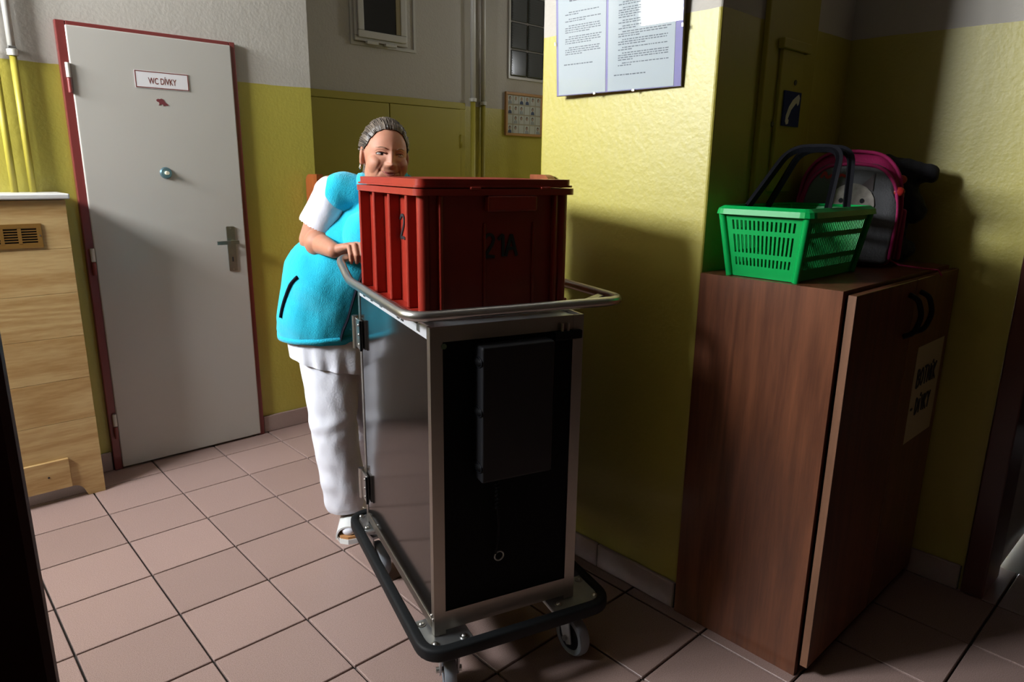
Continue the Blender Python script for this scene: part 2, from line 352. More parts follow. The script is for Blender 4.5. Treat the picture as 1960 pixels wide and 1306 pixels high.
struct('wall_recess_side', bx(PX + 1, 15, -5.63, -5.23, 0, H), P_BACK)
rw = (-1.2, -.5, 7.65, 8.25)       # unseen opening added at the far end to brighten the recess
re_ = B(); box(re_, 14.6, 15, -5.23, rw[0], 0, H); box(re_, 14.6, 15, rw[1], YB2, 0, H); box(re_, 14.6, 15, rw[0], rw[1], 0, rw[2]); box(re_, 14.6, 15, rw[0], rw[1], rw[3], H)
struct('wall_recess_end', re_, P_BACK)
w4 = thing('added_window_4', kind='structure', loc=(14.8, -.9, 7.6))  # added window, there only to light up the dark recess
fb = B(); T = .07; box(fb, 14.75, 14.85, rw[0], rw[1], rw[2], rw[2] + T); box(fb, 14.75, 14.85, rw[0], rw[1], rw[3] - T, rw[3]); box(fb, 14.75, 14.85, rw[0], rw[0] + T, rw[2] + T, rw[3] - T); box(fb, 14.75, 14.85, rw[1] - T, rw[1], rw[2] + T, rw[3] - T)
obj('window_frame', fb, WPAINT, w4, world=True)
pd = bpy.data.lights.new('recess_fill_portal', 'AREA'); pd.shape = 'RECTANGLE'; pd.size = .7 * S; pd.size_y = .85 * S; pd.cycles.is_portal = True
po = bpy.data.objects.new('recess_fill_portal', pd); COL.objects.link(po); po.matrix_world = M.Translation(V((14.98, -.875, 7.95)) * S) @ M.Rotation(PI / 2, 4, 'Y')
wr = struct('wall_right', bx(XR, XR + .4, -9.62, YN, 0, H), P_NICHE)
# window wall (outside the frame) with the real opening the daylight comes through
y0, y1, z0, z1 = WIN
ww = B(); box(ww, WX - .5, WX, -10.2, y0, 0, H); box(ww, WX - .5, WX, y1, YL + .45, 0, H); box(ww, WX - .5, WX, y0, y1, 0, z0); box(ww, WX - .5, WX, y0, y1, z1, H)
struct('wall_window', ww, P_LEFT)
w3 = thing('window_3', kind='structure', loc=(WX - .25, (y0 + y1) / 2, z0))
fb = B(); T = .14
box(fb, WX - .3, WX - .15, y0, y1, z0, z0 + T); box(fb, WX - .3, WX - .15, y0, y1, z1 - T, z1); box(fb, WX - .3, WX - .15, y0, y0 + T, z0 + T, z1 - T); box(fb, WX - .3, WX - .15, y1 - T, y1, z0 + T, z1 - T)
box(fb, WX - .3, WX - .15, -1.86, -1.7, z0 + T, z1 - T)
obj('window_frame', fb, WPAINT, w3, world=True)
obj('window_sill', bx(WX - .2, WX + .12, y0 - .1, y1 + .1, z0 - .12, z0, .02), WPAINT, w3, world=True)
# wall the camera looks past, with the doorway it stands in; unseen walls there darkened against bounced light
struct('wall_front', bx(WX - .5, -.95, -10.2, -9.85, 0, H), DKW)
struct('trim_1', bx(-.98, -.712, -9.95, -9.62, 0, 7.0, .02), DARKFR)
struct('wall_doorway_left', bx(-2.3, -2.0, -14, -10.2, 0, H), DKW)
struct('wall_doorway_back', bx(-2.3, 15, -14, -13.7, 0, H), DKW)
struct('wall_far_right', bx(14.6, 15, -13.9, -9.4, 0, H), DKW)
# dark jamb at the far right and the grey door beyond it
jb = B(); box(jb, 8.0, 8.72, -9.86, -9.63, 0, 7.0, .015, 2); struct('trim_2', jb, DARKFR)
d3 = thing('door_3', kind='structure', loc=(9.8, -9.75, 0))
obj('door_leaf', bx(8.72, 11.3, -9.82, -9.74, .02, 6.8, .01), GREYD, d3, world=True)
obj('door_frame', bx(11.3, 11.5, -9.84, -9.62, 0, 7.0, .01), DARKFR, d3, world=True)
struct('wall_beside_grey_door', bx(11.5, 15, -9.84, -9.62, 0, H), P_LEFT)
struct('wall_above_grey_door', bx(7.93, 11.5, -9.84, -9.62, 7.0, H), P_LEFT)

# skirting of single tiles
def skirting(name, p0, p1, nrm, h=.31, th=.05, L=1.0):
    p0, p1, nrm = V((*p0, 0)), V((*p1, 0)), V((*nrm, 0)); d = (p1 - p0); n = max(1, round(d.length / L)); t = d.normalized(); step = d.length / n
    rot = math.atan2(t.y, t.x); e = struct(name, B(), GROUT)
    bm = B(); a = p0; prism(bm, [(0, 0), (d.length, 0), (d.length, th * .6), (0, th * .6)], 0, h - .012, 'Z'); s_ = 1 if t.cross(nrm).z > 0 else -1
    for v in bm.verts: v.co.y *= s_
    bm.transform(M.Translation(p0) @ M.Rotation(rot, 4, 'Z')); bmesh.ops.recalc_face_normals(bm, faces=bm.faces); bm.transform(M.Scale(S, 4)); bm.to_mesh(e.data); bm.free()
    tb = B(); box(tb, .008, step - .008, 0, th * s_, 0.004, h, .008, 1); tb.transform(M.Translation(p0) @ M.Rotation(rot, 4, 'Z'))
    first = obj('tile', tb, SKIRT, e)
    for k in range(1, n): dup(first, e, t * step * k)
    return e
skirting('baseboard_left', (3.93, YL), (5.25, YL), (0, -1))
skirting('baseboard_door', (-2.5, YL), (1.44, YL), (0, -1))
skirting('baseboard_pillar', (PX, -5.3), (PX, -7.55), (-1, 0))
skirting('baseboard_back', (5.3, YB), (10.0, YB), (0, -1))
skirting('baseboard_right', (XR, -7.6), (XR, -9.6), (-1, 0))

# ------------------------------------------------------------------ washroom door
d1 = thing('door_1', kind='structure', loc=(2.68, YL, 0))
fr = B(); box(fr, 1.44, 1.565, YL - .09, YL + .02, 0, 6.73, .012); box(fr, 3.825, 3.92, YL - .09, YL + .02, 0, 6.73, .012); box(fr, 1.565, 3.825, YL - .09, YL + .02, 6.665, 6.73, .012)
obj('door_frame', fr, MAROON, d1, world=True)
lf = obj('door_leaf', bx(1.555, 3.84, YL - .115, YL - .02, .035, 6.675, .018, 3), DOORW, d1, world=True)
for zc in (5.97, 3.37, .75):
    h = obj('hinge', cyl(B(), (1.52, YL - .13, zc - .2), (1.52, YL - .13, zc - .005), .03), MAROON, d1, world=True, smooth=True, angle=40)
    obj('hinge_barrel', cyl(B(), (1.52, YL - .13, zc + .005), (1.52, YL - .13, zc + .2), .03), WPAINT, h, world=True, smooth=True, angle=40, label='white painted upper hinge barrel')
hp = obj('handle_plate', prism(B(), rrect(3.52, 3.655, 3.06, 3.81, .015, 2), YL - .135, YL - .115), GREYM, d1, world=True)
obj('keyhole', bx(3.575, 3.60, YL - .1375, YL - .13, 3.22, 3.30), INK, hp, world=True)
lv = B(); cyl(lv, (3.60, YL - .13, 3.555), (3.60, YL - .27, 3.555), .03, seg=14); sweep(lv, fillet([(3.66, YL - .27, 3.555), (3.50, YL - .275, 3.555), (3.31, YL - .26, 3.555)], .05, 4), [(-.03, -.018), (.03, -.018), (.03, .018), (-.03, .018)])
obj('lever', lv, GREYM, hp, world=True)
for zz in (3.78, 3.09): obj('screw', cyl(B(), (3.588, YL - .134, zz), (3.588, YL - .142, zz), .012, seg=8), STEEL, hp, world=True)
rs = B(); cyl(rs, (2.67, YL - .115, 4.675), (2.67, YL - .15, 4.675), .09, .075, 28)
rs = obj('lock_rosette', rs, mat('bluish zinc', (.22, .36, .42), .35, .9), d1, world=True)
kb = B(); cyl(kb, (2.67, YL - .15, 4.675), (2.67, YL - .21, 4.675), .03, .026, 16); obj('turn_knob', kb, mat('cream knob', (.6, .55, .4), .4), rs, world=True)
# sign and sticker on it
ds = thing('door_sign', 'white sign reading WC DÍVKY in maroon, on the white door', 'sign', (2.755, YL - .118, 6.04))
obj('sign_plate', bx(-.385, .385, -.005, 0, -.125, .125), SIGNW, ds)
obj('sign_border', frame(B(), -.38, .38, -.12, .12, .013, -.0065, -.005), MARINK, ds)
tx = text_bm('WC DÍVKY', .115, .40, .01); tx.transform(M.Translation((0, -.006, -.002))); obj('lettering', tx, MARINK, ds)
st = B()
turtle = [(-.085, .035), (-.06, .05), (-.035, .045), (-.01, .055), (.02, .04), (.035, .01), (.06, -.015), (.085, -.03), (.07, -.045), (.035, -.04), (.03, -.05), (.005, -.05), (.01, -.035), (-.015, -.025), (-.04, -.045), (-.06, -.045), (-.045, -.025), (-.05, .0), (-.07, .005), (-.085, .02)]
prism(st, turtle, -.004, 0)
for v in st.verts: v.co += V((2.725, YL - .116, 5.725))
obj('door_sticker', st, mat('dark red sticker', (.15, .03, .035), .5), label='small dark red animal sticker under the sign on the white door', cat='sticker')

# ------------------------------------------------------------------ radiator cover at the left edge
YC = -.13; XC = 1.155
rc = thing('radiator_cover', 'pale pine radiator cover with bronze vent beside the white door', 'radiator cover', (-.6, .2, 0))
zs = [.02, 1.19, 1.80, 2.42, 3.04, 3.66, 4.315]
for i in range(6):
    p = B(); a, b = zs[i], zs[i + 1]
    if i == 0:
        out = [(-2.3, b - .0015), (-2.3, .20), (.70, .20), (.76, .20)]
        out += [(.76 + .15 * math.sin(t * PI / 12), .2 - .18 * (1 - math.cos(t * PI / 12))) for t in range(1, 6)] + [(.93, .0), (XC, .0), (XC, b - .0015)]
        prism(p, out, YC, YC + .09)
    else: box(p, -2.3, XC, YC, YC + .09, a + .0015, b - .0015, .004, 1)
    obj('plank', p, PINE, rc, world=True)
obj('side_panel', bx(XC - .09, XC - .001, YC + .09, YL - .02, 0, 4.315), PINE, rc, world=True)
obj('top_board', bx(-2.3, XC + .05, YC - .07, YL - .01, 4.325, 4.40, .02, 3), mat('white laminate top', (.62, .61, .58), .3), rc, world=True)
kp = obj('plinth_board', bx(-2.3, .74, YC - .05, YC, .215, .655, .006, 1), PINE, rc, world=True)
obj('screw', cyl(B(), (.47, YC - .05, .43), (.47, YC - .056, .43), .014, seg=8), INK, kp, world=True)
vx0, vx1, vz0, vz1 = -.25, .83, 3.69, 4.01
vt = B(); frame(vt, vx0, vx1, vz0, vz1, .055, YC - .02, YC); ncol = 5; cw = (vx1 - vx0 - .11) / ncol
for k in range(1, ncol): box(vt, vx0 + .055 + cw * k - .02, vx0 + .055 + cw * k + .02, YC - .02, YC, vz0 + .05, vz1 - .05)
vt = obj('vent_grille', vt, BRASSV, rc, world=True)
for r in range(7): obj('vent_slat', bx(vx0 + .05, vx1 - .05, YC - .018, YC - .004, vz0 + .055 + r * .034, vz0 + .055 + r * .034 + .012), BRASSV, vt, world=True)
obj('vent_shade_sheet', bx(vx0 + .03, vx1 - .03, YC - .003, YC - .001, vz0 + .03, vz1 - .03), VENT_SHADE, vt, world=True)  # dark sheet painted in for the shade inside the vent
for sx in (vx0 + .025, vx1 - .025): obj('screw', cyl(B(), (sx, YC - .02, 3.85), (sx, YC - .025, 3.85), .01, seg=8), STEEL, vt, world=True)

# heating pipes
def pipe(x, y, ztop, zline, zlow, label, r, knee=None):
    t = thing('heating_pipe', label, 'pipe', (x, y, zlow), group=None)
    obj('painted_tube', sweep(B(), [(x, y, zlow), (x, y, zline)], r), YPAINT, t, world=True, smooth=True, label='lower tube painted yellow like the dado')
    obj('upper_tube', sweep(B(), [(x, y, zline), (x, y, ztop)], r * 1.05), WPAINT, t, world=True, smooth=True, label='upper tube painted white')
    obj('pipe_collar', cyl(B(), (x, y, zline - .03), (x, y, zline + .05), r * 1.5, seg=16), WPAINT, t, world=True, smooth=True, angle=40)
    return t
p1 = pipe(.90, YL - .12, H, 6.22, 4.40, 'heating pipe nearer the white door, rising from the pine radiator cover', .045)
cl = B(); box(cl, .85, .95, YL - .17, YL, 6.27, 6.31, .01); obj('pipe_clip', cl, STEEL, p1, world=True)
pipe(.685, YL - .12, H, 6.22, 4.40, 'heating pipe farther from the white door, at the left photo edge', .045)
pipe(10.19, YB - .1, H, 6.40, 0, 'left of the two slim heating pipes in the dark recess', .06)
pipe(10.93, YB2 - .1, H, 6.40, 0, 'right of the two slim heating pipes in the dark recess', .06)

# ------------------------------------------------------------------ recess: built-in cupboard, small window, glass blocks, photo board
bc = thing('built_in_cupboard', 'yellow painted built-in wall cupboard behind the woman', 'cupboard', (7.7, YB, 0))
cf = B(); box(cf, 5.27, 10.0, YB - .05, YB - .005, 6.18, 6.33, .01); box(cf, 9.99 - .16, 9.99, YB - .05, YB - .005, .32, 6.18, .01); box(cf, 5.27, 5.34, YB - .05, YB - .005, .32, 6.18, .01)
obj('cupboard_frame', cf, YPAINT, bc, world=True)
for a, b in ((5.345, 7.85), (7.87, 9.825)):
    dd = obj('door', bx(a, b, YB - .075, YB - .006, .36, 6.17, .012, 2), YPAINT, bc, world=True)
for zc in (5.45, 1.2): obj('hinge', cyl(B(), (9.84, YB - .085, zc - .15), (9.84, YB - .085, zc + .15), .025, seg=12), YPAINT, bc, world=True, smooth=True)

w1 = thing('window_1', kind='structure', loc=(7.8, YB, 7.3))
rv = B(); frame(rv, 7.0, 8.62, 7.28, 9.4, .06, YB - .03, YB + .0); obj('window_reveal', rv, WPAINT, w1, world=True)
obj('window_frame', frame(B(), 7.06, 8.36, 7.36, 9.3, .1, YB - .09, YB - .005, .012), WPAINT, w1, world=True)
sh = obj('window_sash', frame(B(), 7.12, 8.30, 7.42, 9.25, .14, YB - .15, YB - .09, .015), WPAINT, w1, world=True)
obj('pane', bx(7.25, 8.17, YB - .12, YB - .1, 7.55, 9.12), DARKGLASS, sh, world=True)
obj('blind_strip', bx(8.05, 8.165, YB - .135, YB - .121, 7.57, 9.12), mat('tan strip', (.25, .2, .1), .7), sh, world=True)
for a in (7.3, 7.75): obj('window_catch', bx(a, a + .28, YB - .17, YB - .09, 7.30, 7.36, .012), WPAINT, w1, world=True)

w2 = thing('window_2', kind='structure', loc=(12.5, YB2, 7.2))
obj('window_frame', frame(B(), 11.84, 13.16, 7.1, 10.2, .06, YB2 - .04, YB2 + .0), WPAINT, w2, world=True)
obj('mortar', bx(11.9, 13.1, YB2 - .012, YB2 - .001, 7.16, 10.14), mat('cement joint', (.30, .28, .25), .9), w2, world=True)
gb = B(); box(gb, .02, .58, -.04, -.013, .02, .64, .025, 2)
for k in range(9): box(gb, .06, .54, -.05, -.038, .07 + k * .06, .07 + k * .06 + .022)
g0 = obj('glass_block', gb, GBLOCK, w2); off = V((11.9, YB2, 7.16)) - V((12.5, YB2, 7.2)); g0.location = off * S
for c in range(2):
    for r in range(4):
        if c or r: dup(g0, w2, off + V((c * .6, 0, r * .66)))

pb = thing('photo_board', 'wooden board of small portrait photos on the recess wall', 'photo board', (12.4, YB2 - .02, 5.68))
obj('board', frame(B(), -.68, .68, 0, 1.09, .07, -.07, 0, .01), mat('board wood', (.42, .22, .08), .5), pb)
obj('board_back', bx(-.62, .62, -.03, -.004, .06, 1.03), mat('board backing', (.40, .36, .28), .8), pb)
skin2 = mat('photo skin', (.42, .30, .24), .7); hairs = [mat('photo dark hair', (.03, .02, .02), .7), mat('photo fair hair', (.30, .20, .09), .7), mat('photo brown hair', (.12, .06, .03), .7)]
tops = [mat('photo grey top', (.30, .32, .34), .7), mat('photo navy top', (.05, .07, .14), .7), mat('photo pale top', (.5, .5, .48), .7)]
PCARD = mat('photo card', (.50, .52, .49), .6)
for r in range(4):
    for c in range(6):
        cx, cz = -.515 + c * .206, .17 + r * .245
        cdm = obj('photo_card', bx(cx - .09, cx + .09, -.038, -.031, cz - .105, cz + .105), PCARD, pb)
        if random.random() < .12: continue
        hb = B(); n0 = 14
        prism(hb, [(cx + .036 * math.cos(2 * PI * k / n0), cz + .035 + .047 * math.sin(2 * PI * k / n0)) for k in range(n0)], -.042, -.038); obj('hair', hb, hairs[random.randrange(3)], cdm)
        hb = B(); prism(hb, [(cx + .025 * math.cos(2 * PI * k / n0), cz + .025 + .036 * math.sin(2 * PI * k / n0)) for k in range(n0)], -.044, -.042); obj('face', hb, skin2, cdm)
        hb = B(); prism(hb, [(cx - .06, cz - .1), (cx + .06, cz - .1), (cx + .05, cz - .035), (cx + .015, cz - .015), (cx - .015, cz - .015), (cx - .05, cz - .035)], -.043, -.038); obj('shirt', hb, tops[random.randrange(3)], cdm)

# wooden bench whose two end posts show behind the crate
bn = thing('wooden_bench', 'orange-brown wooden bench, only its rounded end posts showing behind the crate', 'bench', (5.1, -2.55, 0))
def post(yo, sgn, hp_=4.74, W_=.34):
    prof = [(yo, 0), (yo + sgn * W_, 0), (yo + sgn * W_, hp_)]
    prof += [(yo + sgn * .14 * (1 - math.sin(t * PI / 12)), hp_ - .14 * (1 - math.cos(t * PI / 12))) for t in range(0, 7)]
    return prism(B(), prof, 5.03, 5.15, 'X')
obj('end_post', post(.56, -1, 4.675, .42), ORANGEW, bn, world=True); obj('end_post', post(-5.575, 1), ORANGEW, bn, world=True)
for zz in (1.9, 2.35, 2.8): obj('back_rail', bx(5.06, 5.12, -5.235, .14, zz, zz + .3, .015), ORANGEW, bn, world=True)
obj('seat', bx(5.16, 6.2, -5.18, .4, 1.42, 1.52, .02), ORANGEW, bn, world=True)
for yy in (-5.15, .3): obj('seat_leg', bx(6.0, 6.12, yy, yy + .1, 0, 1.42, .01), ORANGEW, bn, world=True)
for yy in (-5.15, .3): obj('seat_bearer', bx(5.15, 6.0, yy, yy + .1, 1.27, 1.42, .01), ORANGEW, bn, world=True)

# ------------------------------------------------------------------ framed notices on the pillar
nt_ = thing('framed_notice', 'clip-framed pair of typed notices on violet backing, on the bright yellow pillar', 'notice', (PX, -6.36, 5.6), -PI / 2)
# local: x runs to the right of the picture (room -Y), y points into the wall, facing -y
nt_.rotation_euler = (math.radians(3.2), 0, -PI / 2 + math.radians(2.9)); nt_.location = V((PX - .042, -6.385, 5.6)) * S
obj('backing_board', bx(-.80, .80, -.03, -.005, 0, 1.72), mat('hardboard', (.06, .04, .03), .7), nt_)
obj('violet_card', bx(-.795, .795, -.034, -.03, .005, 1.715), VIOLET, nt_)
for k, (a, b) in enumerate(((-.765, -.115), (-.085, .715))):
    pp = obj('notice_sheet', bx(a, b, -.037, -.034, .012, 1.70), PAPER, nt_)
    tb_ = B(); z = 1.60 if k else .84; rnd = random.Random(3 + k)
    if not k:
        x = a + .16
        while x < b - .18:
            l = rnd.uniform(.03, .07); slab_mesh(tb_, [(x, -.0376, z + .11), (x + l, -.0376, z + .11), (x + l, -.0376, z + .128), (x, -.0376, z + .128)]); x += l + .01
    while z > (.22 if k else .42):
        n = rnd.randint(2, 5)
        for q in range(n):
            x = a + (.13 if k else .10) + (.05 if q == 0 else 0); e = b - .09 if q < n - 1 else a + rnd.uniform(.25, .5)
            while x < e:
                l = rnd.uniform(.012, .05); slab_mesh(tb_, [(x, -.0376, z), (x + l, -.0376, z), (x + l, -.0376, z + .009), (x, -.0376, z + .009)]); x += l + .009
            z -= .0215
        z -= .010 if k else .024
    x = a + .08
    while x < a + .45:
        l = rnd.uniform(.015, .05); slab_mesh(tb_, [(x, -.0376, z - .06), (x + l, -.0376, z - .06), (x + l, -.0376, z - .049), (x, -.0376, z - .049)]); x += l + .009
    obj('typed_text', tb_, GREYINK, pp, kind='stuff')
obj('glass_pane', bx(-.80, .80, -.050, -.040, 0, 1.72), GLASS, nt_)
for (x, z) in ((-.25, 0), (.25, 0), (-.8, .55), (.8, .55), (-.8, 1.3), (.8, 1.3)):
    c = B(); box(c, x - .014, x + .014, -.056, -.05, z - .008, z + .012) if z == 0 else box(c, x - .008, x + .008, -.056, -.05, z - .016, z + .016)
    obj('clip', c, STEEL, nt_)

# ------------------------------------------------------------------ niche: telephone cabinet
tcab = thing('telephone_cabinet', 'tall yellow painted cabinet with a blue telephone sign in the dark niche', 'cabinet', (6.5, YN, 0))
obj('cabinet_body', bx(5.98, 7.05, YN - .06, YN - .002, 3.9, 7.4, .01), YPAINT, tcab, world=True)
td = obj('cabinet_door', bx(6.24, 6.70, YN - .10, YN - .06, 4.6, 6.02, .008), YPAINT, tcab, world=True)
obj('door_head', bx(6.19, 6.80, YN - .13, YN - .06, 6.02, 6.12, .01), YPAINT, tcab, world=True)
for x, z in ((6.56, 5.72), (6.15, 5.28)): obj('lock_hole', cyl(B(), (x, YN - .098, z), (x, YN - .107, z), .028, seg=12), INK, td, world=True)
ps = thing('telephone_sign', 'square dark blue sign with a white telephone handset in the dark niche', 'sign', (6.51, YN - .105, 5.45))
obj('sign_plate', bx(-.185, .185, -.012, 0, -.175, .175), NAVY, ps)
hs = B(); hand = [(.08, .135), (.125, .155), (.15, .12), (.14, .06), (.115, .04), (.10, .055), (.085, .07), (-.02, -.01), (-.075, -.10), (-.055, -.115), (-.06, -.15), (-.10, -.16), (-.125, -.13), (-.12, -.07), (-.07, .02), (0, .09)]
prism(hs, hand, -.016, -.012); obj('handset_symbol', hs, SIGNW, ps)

# ------------------------------------------------------------------ shoe cupboard
CX0, CX1, CY0, CY1, CZ = 5.14, 7.98, -8.97, -7.58, 3.82
sc_ = thing('shoe_cupboard', 'brown wood-grain cupboard with two doors and a taped note, in the dark niche', 'cupboard', (6.56, -8.3, 0))
obj('side_panel', bx(CX0, CX0 + .07, CY0, CY1, 0, CZ - .0), BROWNW, sc_, world=True)
obj('side_panel', bx(CX1 - .07, CX1, CY0, CY1, 0, CZ), BROWNW, sc_, world=True)
obj('top_panel', bx(CX0 + .07, CX1 - .07, CY0, CY1, CZ - .07, CZ), BROWNW, sc_, world=True)
obj('bottom_panel', bx(CX0 + .07, CX1 - .07, CY0, CY1, .22, .29), BROWNW, sc_, world=True)
obj('plinth', bx(CX0 + .07, CX1 - .07, CY0 + .15, CY0 + .2, 0, .22), BLKM, sc_, world=True)
obj('back_panel', bx(CX0 + .07, CX1 - .07, CY1 - .03, CY1, .29, CZ - .07), BROWNW, sc_, world=True)
xm = 6.66
for k, (a, b) in enumerate(((CX0 + .04, xm - .01), (xm + .01, CX1))):
    d = obj('door', bx(a, b, CY0 - .10, CY0 - .03, .12, CZ - .03, .004, 1), BROWNW, sc_, world=True, mats=[BROWNW])
    obj('edge_band', bx(a - .004, a, CY0 - .099, CY0 - .031, .125, CZ - .035), EDGEW, d, world=True, label='paler wood edge band')
    xh = xm + (-.14 if k == 0 else .17)
    hd = B(); sweep(hd, fillet([(xh - .05, CY0 - .10, 3.66), (xh - .02, CY0 - .18, 3.62), (xh + .03, CY0 - .22, 3.45), (xh - .02, CY0 - .18, 3.28), (xh - .06, CY0 - .10, 3.24)], .08, 5), .026)
    obj('handle', hd, BLK, d, world=True, smooth=True)
nn = thing('taped_note', 'yellowed paper note reading BOTNÍK - DÍVKY, taped on the brown cupboard', 'note', (7.42, CY0 - .10, 2.48))
obj('note_sheet', bx(-.42, .42, -.006, -.001, -.52, .56), YNOTE, nn)
t_ = hand_text('BOTNIK', .20, .012, .75, .2); t_.transform(M.Translation((-.32, -.009, .10))); obj('lettering', t_, INK, nn)
t_ = hand_text('- DIVKY', .19, .012, .75, .2); t_.transform(M.Translation((-.38, -.009, -.22))); obj('lettering', t_, INK, nn)

# ------------------------------------------------------------------ green shopping basket on the cupboard
BX0, BX1, BY0, BY1, BZ0, BZ1 = 5.24, 6.46, -8.50, -7.84, CZ + .006, 4.46   # base rectangle
FL = .09                                                          # flare of the sides
bk = thing('shopping_basket', 'green plastic shopping basket with black handles on the brown cupboard', 'basket', (5.85, -8.17, CZ))
def bpt(u, v_, h):           # u,v in 0..1 round the base, h in 0..1 up; flared
    f = FL * h
    return V((BX0 - f + (BX1 - BX0 + 2 * f) * u, BY0 - f + (BY1 - BY0 + 2 * f) * v_, BZ0 + (BZ1 - BZ0) * h))
def wall_panel(bm, side, a0, a1, h0, h1, th=.018):
    def P(a, h, ins):
        q = {'L': lambda: bpt(0, a, h) + V((ins, 0, 0)), 'R': lambda: bpt(1, a, h) - V((ins, 0, 0)), 'F': lambda: bpt(a, 0, h) + V((0, ins, 0)), 'K': lambda: bpt(a, 1, h) - V((0, ins, 0))}[side]()
        return q
    o_ = [P(a, h, 0) for a, h in ((a0, h0), (a1, h0), (a1, h1), (a0, h1))]; i_ = [P(a, h, th) for a, h in ((a0, h0), (a1, h0), (a1, h1), (a0, h1))]
    o_ = [bm.verts.new(p) for p in o_]; i_ = [bm.verts.new(p) for p in i_]
    bm.faces.new(o_); bm.faces.new(i_[::-1])
    for k in range(4): bm.faces.new((o_[k], i_[k], i_[(k + 1) % 4], o_[(k + 1) % 4]))
sb = B(); slots = B()
for side, n in (('L', 15), ('R', 15), ('F', 30), ('K', 30)):
    e = .10 if side in 'LR' else .06
    wall_panel(sb, side, 0, e, 0, 1); wall_panel(sb, side, 1 - e, 1, 0, 1)
    for h0, h1 in ((0, .17), (.29, .36), (.63, .70), (.84, 1.0)): wall_panel(sb, side, e, 1 - e, h0, h1)
    for h0, h1 in ((.17, .29), (.36, .63), (.70, .84)):
        for k in range(n + 1):
            c = e + (1 - 2 * e) * k / n; wd = (1 - 2 * e) / n * .26
            wall_panel(slots, side, max(e, c - wd), min(1 - e, c + wd), h0, h1, .012)
obj('basket_walls', sb, GREENP, bk, world=True)
obj('slat_bars', slots, GREENP, bk, world=True, kind='stuff')
obj('base', bx(BX0, BX1, BY0, BY1, BZ0, BZ0 + .03, .01), GREENP, bk, world=True)
for u in (0, 1):
    for v_ in (0, 1):
        cb = B(); sweep(cb, [bpt(u, v_, 0), bpt(u, v_, 1)], [(.035 * math.cos(k * PI / 4), .035 * math.sin(k * PI / 4)) for k in range(8)])
        obj('corner_post', cb, GREENP, bk, world=True, smooth=True, angle=50)
rm = B(); o2 = FL + .05; out = rrect(BX0 - o2, BX1 + o2, BY0 - o2, BY1 + o2, .1, 4)
sweep(rm, [(x, y, BZ1) for x, y in out], [(-.05, 0), (-.05, .012), (.0, -.0), (.028, -.05), (.028, -.065), (.008, -.06)], closed=True, up=(0, 0, 1))
obj('rim', rm, GREENP, bk, world=True)
for k, yy in ((0, BY0 + .02), (1, BY1 - .02)):
    pass
for xo, tilt in ((5.56, .40), (5.98, .22)):
    ha = B(); y0_, y1_ = BY0 - .07, BY1 + .07; zt = 5.03
    pts = fillet([(xo, y1_, 4.44), (xo + tilt, y1_ - .20, zt), (xo + tilt, y0_ + .10, zt), (xo, y0_, 4.44)], [0, .17, .17, 0], 8)
    sweep(ha, pts, [(-.024, -.03), (.024, -.03), (.014, 0), (.024, .03), (-.024, .03)]); obj('handle', ha, BLK, bk, world=True)

# ------------------------------------------------------------------ school backpack and the black jacket behind it
bp = thing('school_backpack', 'grey and pink children\'s backpack with an animal print, behind the green basket', 'backpack', (6.75, -8.25, CZ))
def backpack_bm(w0, h0, d0, bev):
    bm = B(); prism(bm, [(-w0, 0), (w0, 0), (w0 * 1.03, h0 * .55), (w0 * .95, h0 * .8), (w0 * .62, h0 * .97), (0, h0), (-w0 * .62, h0 * .97), (-w0 * .95, h0 * .8), (-w0 * 1.03, h0 * .55)], -d0, d0)
    bmesh.ops.bevel(bm, geom=list(bm.edges), offset=bev, segments=4, profile=.5, affect='EDGES'); return bm
RB = M.Translation((7.10, -8.125, CZ)) @ M.Rotation(math.radians(-66), 4, 'Z')
def bag(name, bm, m, smooth=True, **k):
    bm.transform(RB); return obj(name, bm, m, bp, world=True, smooth=smooth, **k)
bag('bag_body', backpack_bm(.50, 1.22, .25, .12), PINK)
bag('front_pocket', (lambda b: (b.transform(M.Translation((0, -.24, .04))), b)[1])(backpack_bm(.46, 1.06, .10, .08)), GREYF)
def ring(w0, h0, y, r):
    pts = [(w0 * 1.0, y, .1), (w0 * 1.04, y, h0 * .55), (w0 * .93, y, h0 * .82), (w0 * .6, y, h0 * .98), (0, y, h0 * 1.01), (-w0 * .6, y, h0 * .98), (-w0 * .93, y, h0 * .82), (-w0 * 1.04, y, h0 * .55), (-w0, y, .1)]
    return sweep(B(), fillet(pts, .12, 4), r)
bag('piping', ring(.49, 1.2, -.235, .018), PINK); bag('piping', ring(.45, 1.07, -.325, .018), PINK); bag('piping', ring(.49, 1.2, .18, .018), PINK)
# print on the pocket: a furry animal's face, written title above
anim = mat('animal print', (.36, .32, .28), .8, var=(40, .75))
ap = B(); prism(ap, [(.02 + .22 * math.cos(2 * PI * k / 20), .66 + .22 * math.sin(2 * PI * k / 20)) for k in range(20)], -.352, -.338); ap = bag('animal_print', ap, anim, False)
for sgn in (-1, 1):
    e = B(); prism(e, [(.02 + sgn * .08, .86), (.02 + sgn * .19, .80), (.02 + sgn * .19, .98)], -.350, -.338); bag('print_ear', e, mat('print ear', (.10, .08, .08), .8), False)
    e = B(); prism(e, [(.02 + sgn * .10 + .022 * math.cos(2 * PI * k / 12), .70 + .026 * math.sin(2 * PI * k / 12)) for k in range(12)], -.356, -.352); bag('print_eye', e, INK, False)
e = B(); prism(e, [(-.03, .62), (.07, .62), (.02, .56)], -.356, -.352); bag('print_nose', e, PINK, False)
rb = random.Random(5); fp = B()
for k in range(70):
    a = rb.uniform(.0, 1.0); z = .15 + a * .85; yy = rb.uniform(-.17, .13); 
    if z > .8: continue
    s_ = rb.uniform(.012, .03); slab_mesh(fp, [(.521, yy - s_, z), (.521, yy, z - s_), (.521, yy + s_, z), (.521, yy, z + s_)])
